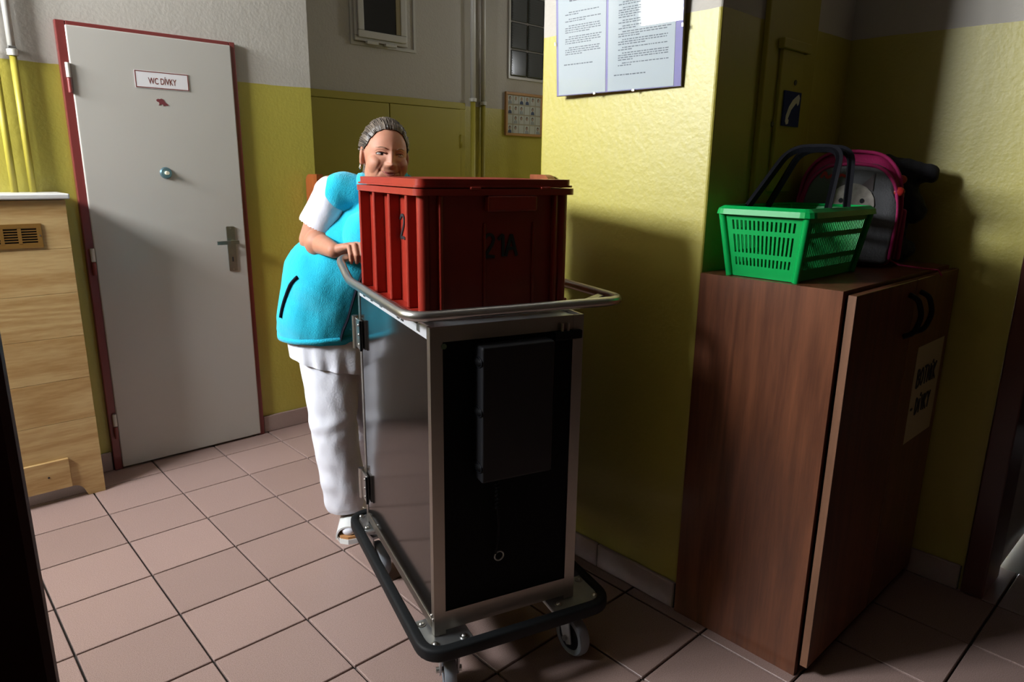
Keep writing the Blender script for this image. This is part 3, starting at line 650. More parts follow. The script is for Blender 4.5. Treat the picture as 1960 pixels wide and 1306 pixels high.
bag('floral_print', fp, mat('pale petals', (.5, .34, .42), .8), False, kind='stuff')
bag('side_panel', bx(.508, .518, -.2, .17, .1, .72, .003, 1), mat('charcoal panel', (.06, .06, .065), .8), False)
bag('side_pocket', bx(.515, .57, -.17, .1, .08, .62, .025, 3), PINK)
for a in ((.45, -.31, .80), (.50, .14, .92)):
    q = B(); ball(q, a, (.06, .035, .05), 12); bag('zip_pull', q, REDPULL)
sp = B(); sweep(sp, fillet([(.3, .24, 1.02), (.34, .32, .8), (.36, .31, .4), (.33, .25, .1)], .15, 5), [(-.012, -.07), (.012, -.07), (.012, .07), (-.012, .07)], up=(0, 1, 0)); bag('shoulder_strap', sp, BLKF)
sc2 = B(); sweep(sc2, fillet([(-.30, -.34, .93), (-.26, -.34, 1.0), (-.24, -.34, .92), (-.18, -.34, .97), (-.15, -.34, .92), (-.10, -.34, .97), (-.06, -.34, .94), (.0, -.34, 1.0)], .03, 3), [(-.004, -.014), (.004, -.014), (.004, .014), (-.004, .014)], up=(0, 1, 0)); bag('script_print', sc2, REDPULL, False)
tl = B(); sweep(tl, [(7.1, -8.5, CZ + .14), (7.15, -8.72, CZ + .04), (7.2, -8.95, CZ + .02), (7.25, -9.07, CZ + .015), (7.27, -9.1, CZ - .04)], [(-.006, -.025), (.006, -.025), (.006, .025), (-.006, .025)]); obj('strap_tail', tl, PINK, bp, world=True)

def blob_mesh(parts, voxel, smooth=2, wrinkle=None):
    """join tapered capsules / ellipsoids and remesh them into ONE continuous surface (returns a bmesh, in tiles)"""
    bm = B()
    for p in parts:
        if p[0] == 'c': capsule(bm, *p[1:])
        elif p[0] == 'e': ball(bm, p[1], p[2], 60, p[3] if len(p) > 3 else None)
        elif p[0] == 'm': 
            me_ = bpy.data.meshes.new('tmp'); p[1].to_mesh(me_); bm.from_mesh(me_); bpy.data.meshes.remove(me_)
    me = bpy.data.meshes.new('blob'); bm.to_mesh(me); bm.free(); o = bpy.data.objects.new('blob', me); COL.objects.link(o)
    r = o.modifiers.new('r', 'REMESH'); r.mode = 'VOXEL'; r.voxel_size = voxel
    if smooth:
        s = o.modifiers.new('s', 'SMOOTH'); s.factor = .5; s.iterations = smooth
    bpy.context.view_layer.update(); me2 = bpy.data.meshes.new_from_object(o.evaluated_get(bpy.context.evaluated_depsgraph_get()))
    bpy.data.objects.remove(o); bpy.data.meshes.remove(me)
    out = B(); out.from_mesh(me2); bpy.data.meshes.remove(me2)
    if wrinkle:
        out.normal_update()
        for v in out.verts: v.co += v.normal * wrinkle(v.co)
    return out
def capsule(bm, p0, p1, r0, r1, sq=None, seg=44):
    """tapered limb; sq = (flatten factor, axis) squashes the cross-section"""
    p0, p1 = V(p0), V(p1); d = p1 - p0; t = d.normalized(); n = 10; rings = []
    up = V((0, 0, 1)) if abs(t.z) < .9 else V((0, 1, 0)); a = t.cross(up).normalized(); b = t.cross(a)
    prof = [(-math.sin(k * PI / 12), math.cos(k * PI / 12)) for k in range(5, 0, -1)]
    st = [(p0 + t * (s * r0), c * r0) for s, c in prof] + [(p0 + d * (k / n), r0 + (r1 - r0) * k / n) for k in range(n + 1)] + [(p1 - t * (s * r1), c * r1) for s, c in prof[::-1]]
    for c, r in st:
        ring = []
        for k in range(seg):
            o = a * (r * math.cos(2 * PI * k / seg)) + b * (r * math.sin(2 * PI * k / seg))
            if sq: ax = V(sq[1]).normalized(); o -= ax * (o.dot(ax) * (1 - sq[0]))
            ring.append(bm.verts.new(c + o))
        rings.append(ring)
    for i in range(len(rings) - 1):
        for k in range(seg): bm.faces.new((rings[i][k], rings[i][(k + 1) % seg], rings[i + 1][(k + 1) % seg], rings[i + 1][k]))
    bm.faces.new(rings[0][::-1]); bm.faces.new(rings[-1])

jk = blob_mesh([('c', (7.66, -8.50, 4.0), (7.70, -8.55, 4.72), .22, .2, (.6, (0, 1, 0))), ('c', (7.60, -8.38, 4.84), (7.72, -8.80, 4.80), .17, .10), ('c', (7.66, -8.50, 4.7), (7.70, -8.70, 4.4), .2, .12), ('e', (7.60, -8.50, 3.98), (.30, .30, .155))], .02, 3,
               lambda c: .03 * mnoise.noise(c * 5) + .02 * mnoise.noise(c * 11))
for v in jk.verts: v.co.y += .09
for v in jk.verts: v.co.z = max(v.co.z, CZ)
obj('black_jacket', jk, BLKF, smooth=True, label='crumpled black jacket heaped behind the backpack on the brown cupboard', cat='jacket')

# ------------------------------------------------------------------ the trolley
TH = math.radians(-16.4); TO = (2.18, -7.01, 0)
ct = thing('serving_trolley', 'tall steel-framed dark trolley on castors pushed by the woman', 'trolley', TO, TH)
U0, U1, V0, V1, Z0, Z1 = .13, 1.60, .20, 2.58, .68, 3.53
def cart(name, bm, m, parent=ct, **k): return obj(name, bm, m, parent, **k)
# bumper
bp_ = fillet([(-.01, .0, .6), (1.90, .0, .6), (1.90, 2.80, .6), (-.01, 2.80, .6)], .22, 7, True)
cart('bumper', sweep(B(), bp_, rrect(-.065, .065, -.05, .05, .03, 3), closed=True, up=(0, 0, 1)), RUBBER, smooth=True, angle=60)
# corner plates with bolts and castors
def plate(u0, u1, v0, v1): return bx(u0, u1, v0, v1, .60, .635, .008, 1)
PL = [(.03, .46, .04, .50), (1.30, 1.87, .04, .50), (.03, .46, 2.32, 2.77), (1.30, 1.87, 2.32, 2.77)]
BOLT = [[(.08, .42), (.10, .10), (.38, .10)], [(1.80, .42), (1.80, .12), (1.40, .14)], [(.08, 2.40), (.09, 2.70), (.36, 2.70)], [(1.8, 2.4), (1.8, 2.7), (1.5, 2.7)]]
for p, bl in zip(PL, BOLT):
    q = cart('corner_plate', plate(*p), GALV)
    for u, v_ in bl:
        b = B(); cyl(b, (u, v_, .635), (u, v_, .645), .04, seg=14); ball(b, (u, v_, .647), (.028, .028, .018), 10); cart('bolt', b, STEEL, q, smooth=True, angle=40)
def castor(u, v_, ang):
    R = .215; cu_, cv_ = u, v_
    def T(bm): bm.transform(M.Translation((u, v_, 0)) @ M.Rotation(ang, 4, 'Z')); return bm
    fk = B(); box(fk, -.11, .11, -.14, .14, .585, .60); cyl(fk, (0, 0, .52), (0, 0, .59), .09, seg=20)
    for s in (-1, 1): prism(fk, [(-.08, .53), (.10, .53), (.16, .17), (.10, .14), (.04, .2)], s * .075, s * .09)
    fk_prism_ok = True
    box(fk, -.09, .11, -.09, .09, .50, .53)
    f = cart('castor_fork', T(fk), GALV)
    tr = B(); c = (.09, 0, R); ty = [(R - .045 + .045 * math.cos(a * PI / 6), .045 * math.sin(a * PI / 6)) for a in range(-3, 4)]
    n = 36; rings = []
    prof = [(R - .07, -.055)] + [(r, w_) for r, w_ in [(R - .02, -.055), (R, -.03), (R, .03), (R - .02, .055)]] + [(R - .07, .055)]
    for k in range(n):
        a = 2 * PI * k / n; rings.append([tr.verts.new((c[0] + r * math.cos(a), w_, c[2] + r * math.sin(a))) for r, w_ in prof])
    for k in range(n):
        for j in range(len(prof)): tr.faces.new((rings[k][j], rings[k][(j + 1) % len(prof)], rings[(k + 1) % n][(j + 1) % len(prof)], rings[(k + 1) % n][j]))
    wz = cart('wheel', T(tr), TYRE, smooth=True, angle=50)
    hb = B(); cyl(hb, (c[0], -.045, c[2]), (c[0], .045, c[2]), R - .068, seg=28); cart('wheel_hub', T(hb), BLK, wz)
    ax = B(); cyl(ax, (c[0], -.12, c[2]), (c[0], .12, c[2]), .028, seg=10); cart('axle_bolt', T(ax), STEEL, wz)
castor(.26, .16, math.radians(75)); castor(1.585, .27, math.radians(-80)); castor(.20, 2.46, math.radians(-80)); castor(1.62, 2.46, math.radians(-75))
# chassis rails, posts
pf = B()
for (u, v_, su, sv) in ((U0, V0, 1, 1), (U1, V0, -1, 1), (U0, V1, 1, -1), (U1, V1, -1, -1)):
    a = .11; q = B(); t = .022
    prism(q, [(u, v_), (u + su * a, v_), (u + su * a, v_ + sv * t), (u + su * t, v_ + sv * t), (u + su * t, v_ + sv * .075), (u, v_ + sv * .075)], Z0 - .04, Z1, 'Z'); cart('corner_post', q, ALU)
t = .022
cart('front_top_rail', bx(U0 + .11, U1 - .11, V0 + .002, V0 + .024, 3.40, Z1), ALU)
cart('front_bottom_rail', bx(U0 + .11, U1 - .11, V0 + .002, V0 + .024, Z0, Z0 + .19), ALU)
cart('side_bottom_rail', bx(U0 - .004, U0 + .02, V0 + .08, V1 - .08, Z0, Z0 + .10, .004, 1), ALU)
cart('side_bottom_rail', bx(U1 - .02, U1 + .004, V0 + .08, V1 - .08, Z0, Z0 + .10, .004, 1), ALU)
tr_ = B(); box(tr_, U0 + .0, U0 + .02, V0 + .08, V1 - .08, 3.42, Z1); tr_ = cart('side_top_rail', tr_, mat('steel strip with painted sheen', (.60, .61, .64), .45, .35))  # reflected light is put into this strip's pale colour
for vv in (.45, .90, 1.02, 1.6, 1.95, 2.25):
    s = B(); box(s, U0 - .006, U0 + .001, vv, vv + .07, 3.445, 3.515); cart('rail_slot', s, INK if vv not in (.45, 1.6) else STEEL, tr_)
cart('side_top_rail', bx(U1 - .02, U1, V0 + .08, V1 - .08, 3.42, Z1), ALU)
cart('rear_top_rail', bx(U0 + .11, U1 - .11, V1 - .024, V1 - .002, 3.40, Z1), ALU)
cart('top_shelf', bx(U0 + .02, U1 - .02, V0 + .025, V1 - .025, 3.46, 3.50), GALV)
cart('floor_panel', bx(U0 + .02, U1 - .02, V0 + .025, V1 - .025, .70, .74), GALV)
cart('side_panel', bx(U0 + .006, U0 + .018, V0 + .075, V1 - .075, Z0 + .1, 3.42), LAMIN, label='glossy dark side panel')
cart('side_panel', bx(U1 - .018, U1 - .006, V0 + .075, V1 - .075, Z0 + .1, 3.42), LAMIN, label='glossy dark side panel')
fpn = cart('front_panel', bx(U0 + .11, U1 - .11, V0 + .014, V0 + .03, Z0 + .19, 3.40), BLKM, label='matt black front panel')
cart('rear_door', bx(U0 + .11, U1 - .11, V1 - .02, V1 - .004, Z0 + .1, 3.40), LAMIN)
# rear-left hinges
for zc in (2.98, 1.12):
    h = B(); box(h, U0 - .035, U0 - .002, V1 - .17, V1 + .02, zc - .17, zc + .17, .006, 1); hg = cart('hinge', h, STEEL)
    cart('hinge_pin', cyl(B(), (U0 - .03, V1 + .06, zc - .19), (U0 - .03, V1 + .06, zc + .19), .035, seg=14), STEEL, hg, smooth=True, angle=40)
    cart('hinge_rubber', bx(U0 - .045, U0 - .02, V1 - .2, V1 - .175, zc - .17, zc + .17), RUBBER, hg)
    for dz in (-.11, 0, .11): cart('rivet', ball(B(), (U0 - .036, V1 - .11, zc + dz), (.012, .018, .018), 8), STEEL, hg, smooth=True)
# bolts at the foot of the front post
for (vv, zz) in ((.23, .80), (.27, .82)): cart('bolt', ball(B(), (U0 - .004, vv, zz), (.012, .018, .018), 8), STEEL, smooth=True)
# tubular rail that becomes the push handle
zr = 3.625
rl = fillet([(-.03, .21, zr), (2.05, .21, zr), (2.05, 2.26, zr), (2.05, 2.74, 3.81), (-.03, 2.74, 3.81), (-.03, 2.26, zr)], [.22, .22, .14, .13, .13, .14], 7, True)
cart('push_rail', sweep(B(), rl, .045, closed=True), STEEL, smooth=True)
for (u, v_) in ((-.03, .55), (-.03, 1.85), (2.05, .55), (2.05, 1.85)):
    s = B(); ue = U0 + .02 if u < 1 else U1 - .02; sweep(s, fillet([(u, v_, zr), (ue, v_, 3.5)], 0, 1), [(-.012, -.05), (.012, -.05), (.012, .05), (-.012, .05)]); cart('rail_bracket', s, STEEL)
# charging unit hung on the front panel, cable and ring, latch, indicator
yb = V0 + .014
cu_ = B(); box(cu_, .53, 1.22, yb - .17, yb - .001, 2.14, 3.36, .02, 3); cu_ = cart('control_box', cu_, mat('charcoal moulded plastic', (.012, .012, .014), .45, spec=.3), label='black moulded box hung on the front panel')
for zc in (3.22, 2.78, 2.27):
    e = B(); ball(e, (.535, yb - .085, zc), (.03, .075, .042), 14); cart('grip_recess', e, BLKM, cu_, smooth=True)
    e = B(); pts = [(.528, yb - .085 + .078 * math.cos(k * PI / 8), zc + .046 * math.sin(k * PI / 8)) for k in range(16)]; sweep(e, pts, .007, closed=True); cart('recess_rim', e, BLK, cu_, smooth=True)
cb_ = B(); pts = [(.72 + .012 * math.sin(k * 1.9), yb - .07 + .012 * math.cos(k * 1.9), 2.14 - k * .012) for k in range(28)]; pts += [(.735, yb - .06, 1.75), (.75, yb - .05, 1.6), (.73, yb - .05, 1.42), (.72, yb - .05, 1.36)]
sweep(cb_, pts, .012); cb_ = cart('cable', cb_, BLK, smooth=True)
rg = B(); sweep(rg, [(.755 + .045 * math.cos(k * PI / 10), yb - .05, 1.33 + .045 * math.sin(k * PI / 10)) for k in range(20)], .008, closed=True); cart('ring', rg, GREYM, cb_, smooth=True)
lt = B(); box(lt, 1.28, 1.56, yb - .07, yb - .02, 3.32, 3.40, .012, 2); lt = cart('latch', lt, BLK)
for u in (1.36, 1.42): cart('latch_pin', cyl(B(), (u, yb - .045, 3.38), (u, yb - .045, 3.47), .014, seg=10), STEEL, lt, smooth=True, angle=40)
cart('indicator', cyl(B(), (.25, V0 - .001, 3.365), (.25, V0 - .008, 3.365), .024, seg=14), mat('pale green sticker', (.12, .19, .10), .5))

# ------------------------------------------------------------------ red storage crate on the trolley
KW, KD = 1.50, 1.58                     # footprint
kc = TH + math.radians(3.0)
o_w = (ct_m := (M.Translation(V(TO)) @ M.Rotation(TH, 4, 'Z'))) @ V((.175, .55, 3.51))
kr = thing('storage_crate', 'large red-brown lidded plastic crate marked 21A on the trolley', 'crate', o_w, kc)
HT = 1.12
def crate(name, bm, m=REDP, parent=kr, **k): return obj(name, bm, m, parent, **k)
crate('crate_body', prism(B(), rrect(.075, KW - .075, .03, KD - .03, .04, 4), 0.0, HT - .06, 'Z'), REDP, smooth=True, angle=40)
ri = B(); prism(ri, rrect(-.045, KW + .045, -.045, KD + .045, .09, 6), HT - .06, HT - .005, 'Z'); crate('rim', ri, smooth=True, angle=40)
lp = B(); prism(lp, rrect(-.035, KW + .035, -.035, KD + .035, .09, 6), HT + .005, HT + .022, 'Z'); prism(lp, rrect(-.015, KW + .015, -.015, KD + .015, .08, 6), HT + .022, HT + .075, 'Z'); crate('lid', lp, smooth=True, angle=40)
for xx in (.5, 1.2): crate('lid_clip', bx(xx - .05, xx + .05, -.058, -.03, HT - .012, HT + .012, .008, 2))
for vv in (.23, .67, 1.10, 1.54):        # fins down the two long sides
    for x0_, x1_ in ((-.03, .08), (KW - .08, KW + .03)): crate('fin', bx(x0_, x1_, vv - .022, vv + .022, .08, HT - .06, .008, 1))
for x0_, x1_ in ((-.04, .08), (KW - .08, KW + .04)): crate('foot_ledge', bx(x0_, x1_, .06, KD - .02, .02, .08, .012, 2))
for u in (.19, KW - .17, ): crate('front_rib', bx(u - .016, u + .016, -.025, .03, .0, HT - .06, .01, 2))
for u in (.62, 1.12): crate('front_rib', bx(u - .012, u + .012, .012, .03, .02, HT - .3, .006, 2))
hg = crate('grip', bx(.62, 1.12, -.05, .03, HT - .20, HT - .06, .02, 3))
crate('column', cyl(B(), (.06, .06, 0), (.06, .06, HT - .06), .055, seg=20), smooth=True, angle=40)
crate('column', cyl(B(), (KW - .06, .06, 0), (KW - .06, .06, HT - .06), .055, seg=20), smooth=True, angle=40)
tx = hand_text('21A', .20, .014, .8, .18); tx.transform(M.Translation((.62, .024, .52))); crate('marker_lettering', tx, INK, label='21A in black marker')
tx = hand_text('2', .21, .013, .8, .2); tx.transform(M.Translation((.069, 0.63, .66)) @ M.Rotation(-PI / 2, 4, 'Z')); crate('marker_lettering', tx, INK, label='2 in black marker')

#PERSON#
# ------------------------------------------------------------------ the woman pushing the trolley
EX = V((math.sin(math.radians(47.2)), -math.cos(math.radians(47.2)), 0)); EY = V((math.cos(math.radians(47.2)), math.sin(math.radians(47.2)), 0))
PO = V((3.10, -3.55, 0))
def L(x, y, z): return PO + EX * x + EY * y + V((0, 0, z))           # her own frame: x sideways, y away from the viewer, z up
CM = M.Translation(V(TO)) @ M.Rotation(TH, 4, 'Z')
def Cc(u, v_, z): return CM @ V((u, v_, z))                           # trolley frame
FACE = (EX * .44 - EY * .90).normalized()                             # the way her body faces
SIDE = V((-FACE.y, FACE.x, 0))                                        # towards her left hand
wo = thing('person', 'woman in turquoise fleece vest and white trousers smiling as she pushes the trolley', 'person', L(.2, .3, 0))
# head frame
HC = L(.895, -.26, 4.925); hyaw = math.atan2(EX.y, EX.x) + math.radians(25)
HM = M.Translation(HC) @ M.Rotation(hyaw, 4, 'Z') @ M.Rotation(math.radians(5), 4, 'Y') @ M.Rotation(math.radians(3), 4, 'X')
q = 1 / S
def Hh(x, y, z): return HM @ V((x * q, y * q, z * q))                 # head frame in metres: -y is the face
HR3 = HM.to_3x3()
def arm_parts(sh, el, wr, mc_dir_u, us, thumb_s):
    P = [('c', sh, el, .20, .158), ('c', el, wr, .150, .088)]
    P.append(('e', el + (wr - el) * .28, (.165, .165, .165)))
    wc = wr
    for k, u in enumerate(us):
        rr = (.031, .032, .031, .027)[k]; dz = (.0, .008, .004, -.01)[k]; ln = (.0, .012, .006, -.02)[k]
        mc = Cc(u, 2.875, 3.925 + dz); pp = Cc(u, 2.70 - ln, 3.945 + dz); dp = Cc(u, 2.645 - ln, 3.845); tp = Cc(u + .004, 2.665, 3.765)
        P += [('c', wc, mc, .066, .041), ('c', mc, pp, rr + .004, rr), ('c', pp, dp, rr, rr - .002), ('c', dp, tp, rr - .002, rr - .006)]
    u = us[0] + thumb_s * .045
    P += [('c', wc, Cc(u - thumb_s * .03, 2.93, 3.87), .07, .045), ('c', Cc(u - thumb_s * .03, 2.93, 3.87), Cc(u + thumb_s * .01, 2.82, 3.79), .044, .036), ('c', Cc(u + thumb_s * .01, 2.82, 3.79), Cc(u - thumb_s * .01, 2.72, 3.735), .036, .028)]
    return P
shR, elR, wrR = L(.20, .0, 4.50), L(-.075, .06, 3.93), L(.315, -.46, 3.865)
shL, elL, wrL = L(1.26, .42, 4.30), L(1.52, 1.0, 3.92), Cc(1.66, 3.06, 3.88)
pelv, chest, neck0 = L(.08, .36, 2.75), L(.70, .16, 4.05), L(.86, .03, 4.60)
hipR, knR, anR = L(.0, .30, 2.5), L(.05, .12, 1.55), L(.22, .16, .32)
hipL, knL, anL = L(.42, .52, 2.5), L(.36, .76, 1.5), L(.02, 1.50, .36)
def fdir(a): return (FACE * math.cos(a) + SIDE * math.sin(a))
parts = [('e', HC + HR3 @ V((0, .02, .045)), (.242, .315, .33), HR3), ('e', HC + HR3 @ V((0, -.075, -.15)), (.222, .215, .235), HR3), ('e', HC + HR3 @ V((0, -.15, -.31)), (.12, .10, .08), HR3)]
parts += [('e', HC + HR3 @ V((s * .13, -.15, -.10)), (.10, .10, .13), HR3) for s in (-1, 1)]
for s in (-1, 1):
    er = HR3 @ M.Rotation(s * .35, 3, 'Z') @ M.Rotation(-.2, 3, 'X')
    parts += [('e', HC + HR3 @ V((s * .250, .030, -.01)), (.034, .058, .098), er), ('e', HC + HR3 @ V((s * .250, .022, -.085)), (.03, .032, .042), er)]
parts += [('c', neck0 + V((0, 0, -.15)), HC + HR3 @ V((0, .06, -.2)), .235, .20), ('c', shR, shL, .17, .17), ('c', pelv, chest, .40, .40), ('c', chest, neck0, .40, .2)]
parts += [('c', hipR, knR, .30, .21), ('c', knR, anR, .20, .115), ('c', hipL, knL, .30, .21), ('c', knL, anL, .20, .115)]
toR, toL = L(.25, -.12, .14), L(.02, 1.18, .14)
parts += [('c', anR + V((0, 0, -.08)), toR, .10, .055), ('c', anL + V((0, 0, -.08)), toL, .10, .055)]
parts += arm_parts(shR, elR, wrR, 1, [.275, .212, .149, .088], 1) + arm_parts(shL, elL, wrL, -1, [1.62, 1.683, 1.746, 1.80], -1)
body = blob_mesh(parts, .0085, 2)
# finer mesh on the face, then the features
HI = HM.inverted()
def hl(c): return (HI @ c) * S
def sculpt(bm):
    fs = [f for f in bm.faces if (lambda p: p.y < -.02 and abs(p.x) < .075 and -.11 < p.z < .07)(hl(f.calc_center_median()))]
    bmesh.ops.subdivide_edges(bm, edges=list({e for f in fs for e in f.edges}), cuts=1, use_grid_fill=True)
    g = lambda u, s: math.exp(-(u / s) ** 2); sg = lambda t: 1 / (1 + math.exp(-max(-40, min(40, t))))
    for v in bm.verts:
        p = hl(v.co)
        if not (p.y < -.015 and abs(p.x) < .085 and -.125 < p.z < .085): 
            if abs(p.z + .005) < .045 and .05 < abs(p.x) < .1 and -.03 < p.y < .05:      # hollow of the ear
                if abs(p.x) > .078: v.co -= (HR3 @ V((math.copysign(1, p.x), 0, 0))) * (.004 * g(p.z + .004, .015) * g(p.y - .014, .009)) * q
            continue
        x, z = p.x, p.z; a = math.sqrt(x * x + .009 ** 2) - .001; w_ = sg((-p.y - .035) / .012); f = 0
        t = max(0, min(1, (.020 - z) / .045)); f += (.004 + .016 * t) * g(x, .0075 + .0045 * t) * sg((z + .0330) / .0028) * sg((.03 - z) / .006)
        f += .0065 * g(a - .0125, .0065) * g(z + .0255, .0065)
        f -= .0085 * g(a - .031, .016) * g(z - .006, .010)
        f += .0035 * g(a - .031, .02) * g(z - .025, .007)
        f += .0065 * g(a - .042, .017) * g(z + .022, .016)
        f -= .0035 * g(a - .026 - (-.030 - z) * .35, .0045) * g(z + .048, .018)
        zc = -.0555 + .006 * (a / .026) ** 2
        f += .0035 * g(x, .021) * g(z - zc - .006, .004); f -= .0045 * g(x, .026) * g(z - zc, .0028); f += .0045 * g(x, .018) * g(z - zc + .008, .005)
        f -= .003 * g(a - .030, .006) * g(z - zc, .006)
        f -= .003 * g(x, .02) * g(z + .083, .006); f += .005 * g(x, .02) * g(z + .100, .013)
        v.co -= (HR3 @ V((0, 1, 0))) * (f * w_ * q)
sculpt(body)
bt = BVHTree.FromBMesh(body)
def onface(x, z, lift=0.0):
    o = Hh(x, -.25, z); d = HR3 @ V((0, 1, 0)); h = bt.ray_cast(o, d); return (h[0] if h[0] is not None else Hh(x, -.09, z)) - d * lift * q
bo = obj('body', body, SKIN, wo, world=True, smooth=True)
for s in (-1, 1):
    c = onface(s * .031, .0055, -.0016)
    e = B(); ball(e, c, (.0145 * q, .0045 * q, .0046 * q), 16, HR3 @ M.Rotation(s * -.05, 3, 'Y')); ey = obj('eye', e, EYEW, wo, world=True, smooth=True)
    e = B(); ball(e, onface(s * .031 + .002, .0057, .0004), (.0058 * q, .0035 * q, .0044 * q), 14, HR3); obj('iris', e, IRIS, ey, world=True, smooth=True)
    e = B(); pts = [onface(s * .031 + t * .0155, .0058 + .0046 * (1 - t * t) - .0012 * t * s, .0012) for t in (-1, -.7, -.35, 0, .35, .7, 1)]
    sweep(e, pts, .0016 * q); obj('eyelashes', e, IRIS, ey, world=True, smooth=True)
    e = B(); pts = [onface(s * .031 + t * .0165, .0095 + .006 * (1 - t * t), .001) for t in (-1, -.6, -.2, .2, .6, 1)]
    sweep(e, pts, [(.0022 * q * math.cos(k * PI / 4), .0022 * q * math.sin(k * PI / 4)) for k in range(8)]); obj('eyelid', e, SKIN, ey, world=True, smooth=True)
    e = B(); pts = [onface(s * (.017 + t * .032), .0235 + .0058 * math.sin(min(1, t * 1.25) * PI * .75) - .002 * t, .0007) for t in (0, .2, .4, .6, .8, 1)]
    sweep(e, pts, .0021 * q, radii=[.7, 1, 1, .9, .7, .35]); obj('eyebrow', e, BROW, wo, world=True, smooth=True)
T7 = (-1, -.75, -.5, -.25, 0, .25, .5, .75, 1)
zm = lambda t: -.055 + .0062 * t * t
e = B(); sweep(e, [onface(t * .0235, zm(t) + .0032 * (1 - t * t) - (.0008 if t == 0 else 0), .0004) for t in T7], .0028 * q, radii=[.3, .7, .95, 1, .85, 1, .95, .7, .3]); obj('upper_lip', e, LIPS, wo, world=True, smooth=True)
e = B(); sweep(e, [onface(t * .021, zm(t) - .0055 * (1 - t * t), .0004) for t in T7], .0036 * q, radii=[.3, .6, .9, 1, 1, 1, .9, .6, .3]); obj('lower_lip', e, LIPS, wo, world=True, smooth=True)
e = B(); sweep(e, [onface(t * .0262, zm(t), .0012) for t in T7], .0011 * q); obj('mouth_line', e, mat('mouth line', (.12, .03, .025), .5), wo, world=True, smooth=True)
for s in (-1, 1):
    e = B(); pts = [HC + HR3 @ V((s * .268, .02 + .022 * math.cos(k * PI / 8), -.145 + .026 * math.sin(k * PI / 8))) for k in range(16)]; sweep(e, pts, .006, closed=True); obj('earring', e, SILVER, wo, world=True, smooth=True)
# hair combed back into a ponytail
hb = B(); NA, NT = 96, 26; rows = []
def hairline(a):
    K = [(0, 47), (25, 45), (45, 38), (60, 24), (72, 8), (84, 0), (96, 6), (108, 4), (122, -22), (150, -34), (180, -38)]
    a = abs((a + 180) % 360 - 180)
    for (a0, e0), (a1, e1) in zip(K, K[1:]):
        if a0 <= a <= a1: t = (a - a0) / (a1 - a0); t = t * t * (3 - 2 * t); return e0 + (e1 - e0) * t
for i in range(NA):
    a = 360 * i / NA; r_ = math.radians(a); col = []
    for j in range(NT):
        t = j / (NT - 1); el = math.radians(hairline(a) + (89.5 - hairline(a)) * t)
        d = V((math.sin(r_) * math.cos(el), -math.cos(r_) * math.cos(el), math.sin(el)))
        st = math.atan2(d.x, d.z + .35)
        lift = (.012 + .026 * min(1, t * 5)) + .010 * mnoise.noise(V((st * 9, d.y * 1.5, 0))) * min(1, t * 6)
        base = V((d.x * .242, .02 + d.y * .315, .045 + d.z * .33)) if True else None
        col.append(hb.verts.new(HC + HR3 @ (base + d * lift)))
    rows.append(col)
for i in range(NA):
    for j in range(NT - 1): hb.faces.new((rows[i][j], rows[(i + 1) % NA][j], rows[(i + 1) % NA][j + 1], rows[i][j + 1]))
hb.faces.new([rows[i][NT - 1] for i in range(NA)])
hf = list(hb.faces); bmesh.ops.recalc_face_normals(hb, faces=hf)
tail = B()
sweep(tail, [HC + HR3 @ V(p) for p in ((0, .30, .05), (-.03, .39, .03), (-.07, .42, -.10), (-.10, .38, -.24), (-.11, .33, -.36))], .075, radii=[.6, 1, .95, .7, .25])
def strands(bm):
    ly = bm.verts.layers.float_vector.new('strand')
    for v in bm.verts:
        p = HI @ v.co; v[ly] = V((math.atan2(p.x, p.z + .12) * 26, p.y * 6, p.z * 1.5))
fly = B(); rh = random.Random(11)
for k in range(170):
    a = rh.uniform(-118, 118); r_ = math.radians(a); e0 = hairline(a) + rh.uniform(-2.5, 12); pts = []
    for j in range(9):
        el = math.radians(e0) + (math.radians(150 if abs(a) < 60 else 120) - math.radians(e0) * .0) * 0
        d0 = V((math.sin(r_) * math.cos(el), -math.cos(r_) * math.cos(el), math.sin(el))); t = j / 8
        d1 = V((d0.x * .35, .94, d0.z * .5 + .05)); d = (d0 * (1 - t) + d1 * t).normalized()
        pts.append(HC + HR3 @ (V((d.x * .242, .02 + d.y * .315, .045 + d.z * .33)) + d * (.016 + .028 * min(1, t * 4) + .004 * math.sin(k * 3.1 + j))))
    sweep(fly, pts, [(.007 * math.cos(i * PI / 2.5), .007 * math.sin(i * PI / 2.5)) for i in range(5)], radii=[.4] + [1] * 7 + [.5])
strands(hb); strands(tail); strands(fly)
hr = obj('hair', hb, HAIRM, wo, world=True, smooth=True); obj('ponytail', tail, HAIRM, hr, world=True, smooth=True); obj('hair_strands', fly, HAIRM, hr, world=True, smooth=True, kind='stuff')

# clothes
def folds(c, a1=.028, s1=2.2, a2=.008, s2=7): 
    return a1 * mnoise.noise(V((c.x * s1, c.y * s1, c.z * s1 * .55 + c.x))) + a2 * mnoise.noise(V((c.x * s2, c.y * s2, c.z * s2 * .6)))
tp = [('c', L(.0, .31, 2.55), knR + V((0, 0, .05)), .42, .305), ('c', knR, L(.145, .12, .45), .305, .262), ('c', L(.40, .52, 2.55), knL, .41, .30), ('c', knL, L(.03, 1.48, .50), .30, .25), ('c', L(.0, .31, 2.6), L(.40, .5, 2.6), .43, .43)]
tr = blob_mesh(tp, .016, 4, lambda c: folds(c, .022, 3.0, .011, 8) + .012 * math.sin(c.z * 16 + c.x * 9) * max(0, 1 - abs(c.z - .75) / .45) + .010 * math.sin(c.z * 20 - c.x * 8) * max(0, 1 - abs(c.z - 1.6) / .25))
bmesh.ops.bisect_plane(tr, geom=tr.verts[:] + tr.edges[:] + tr.faces[:], plane_co=V((0, 0, .33)), plane_no=V((0, 0, -1)), clear_outer=True)
obj('trousers', tr, COTTON, wo, world=True, smooth=True)
FX = tuple(FACE)
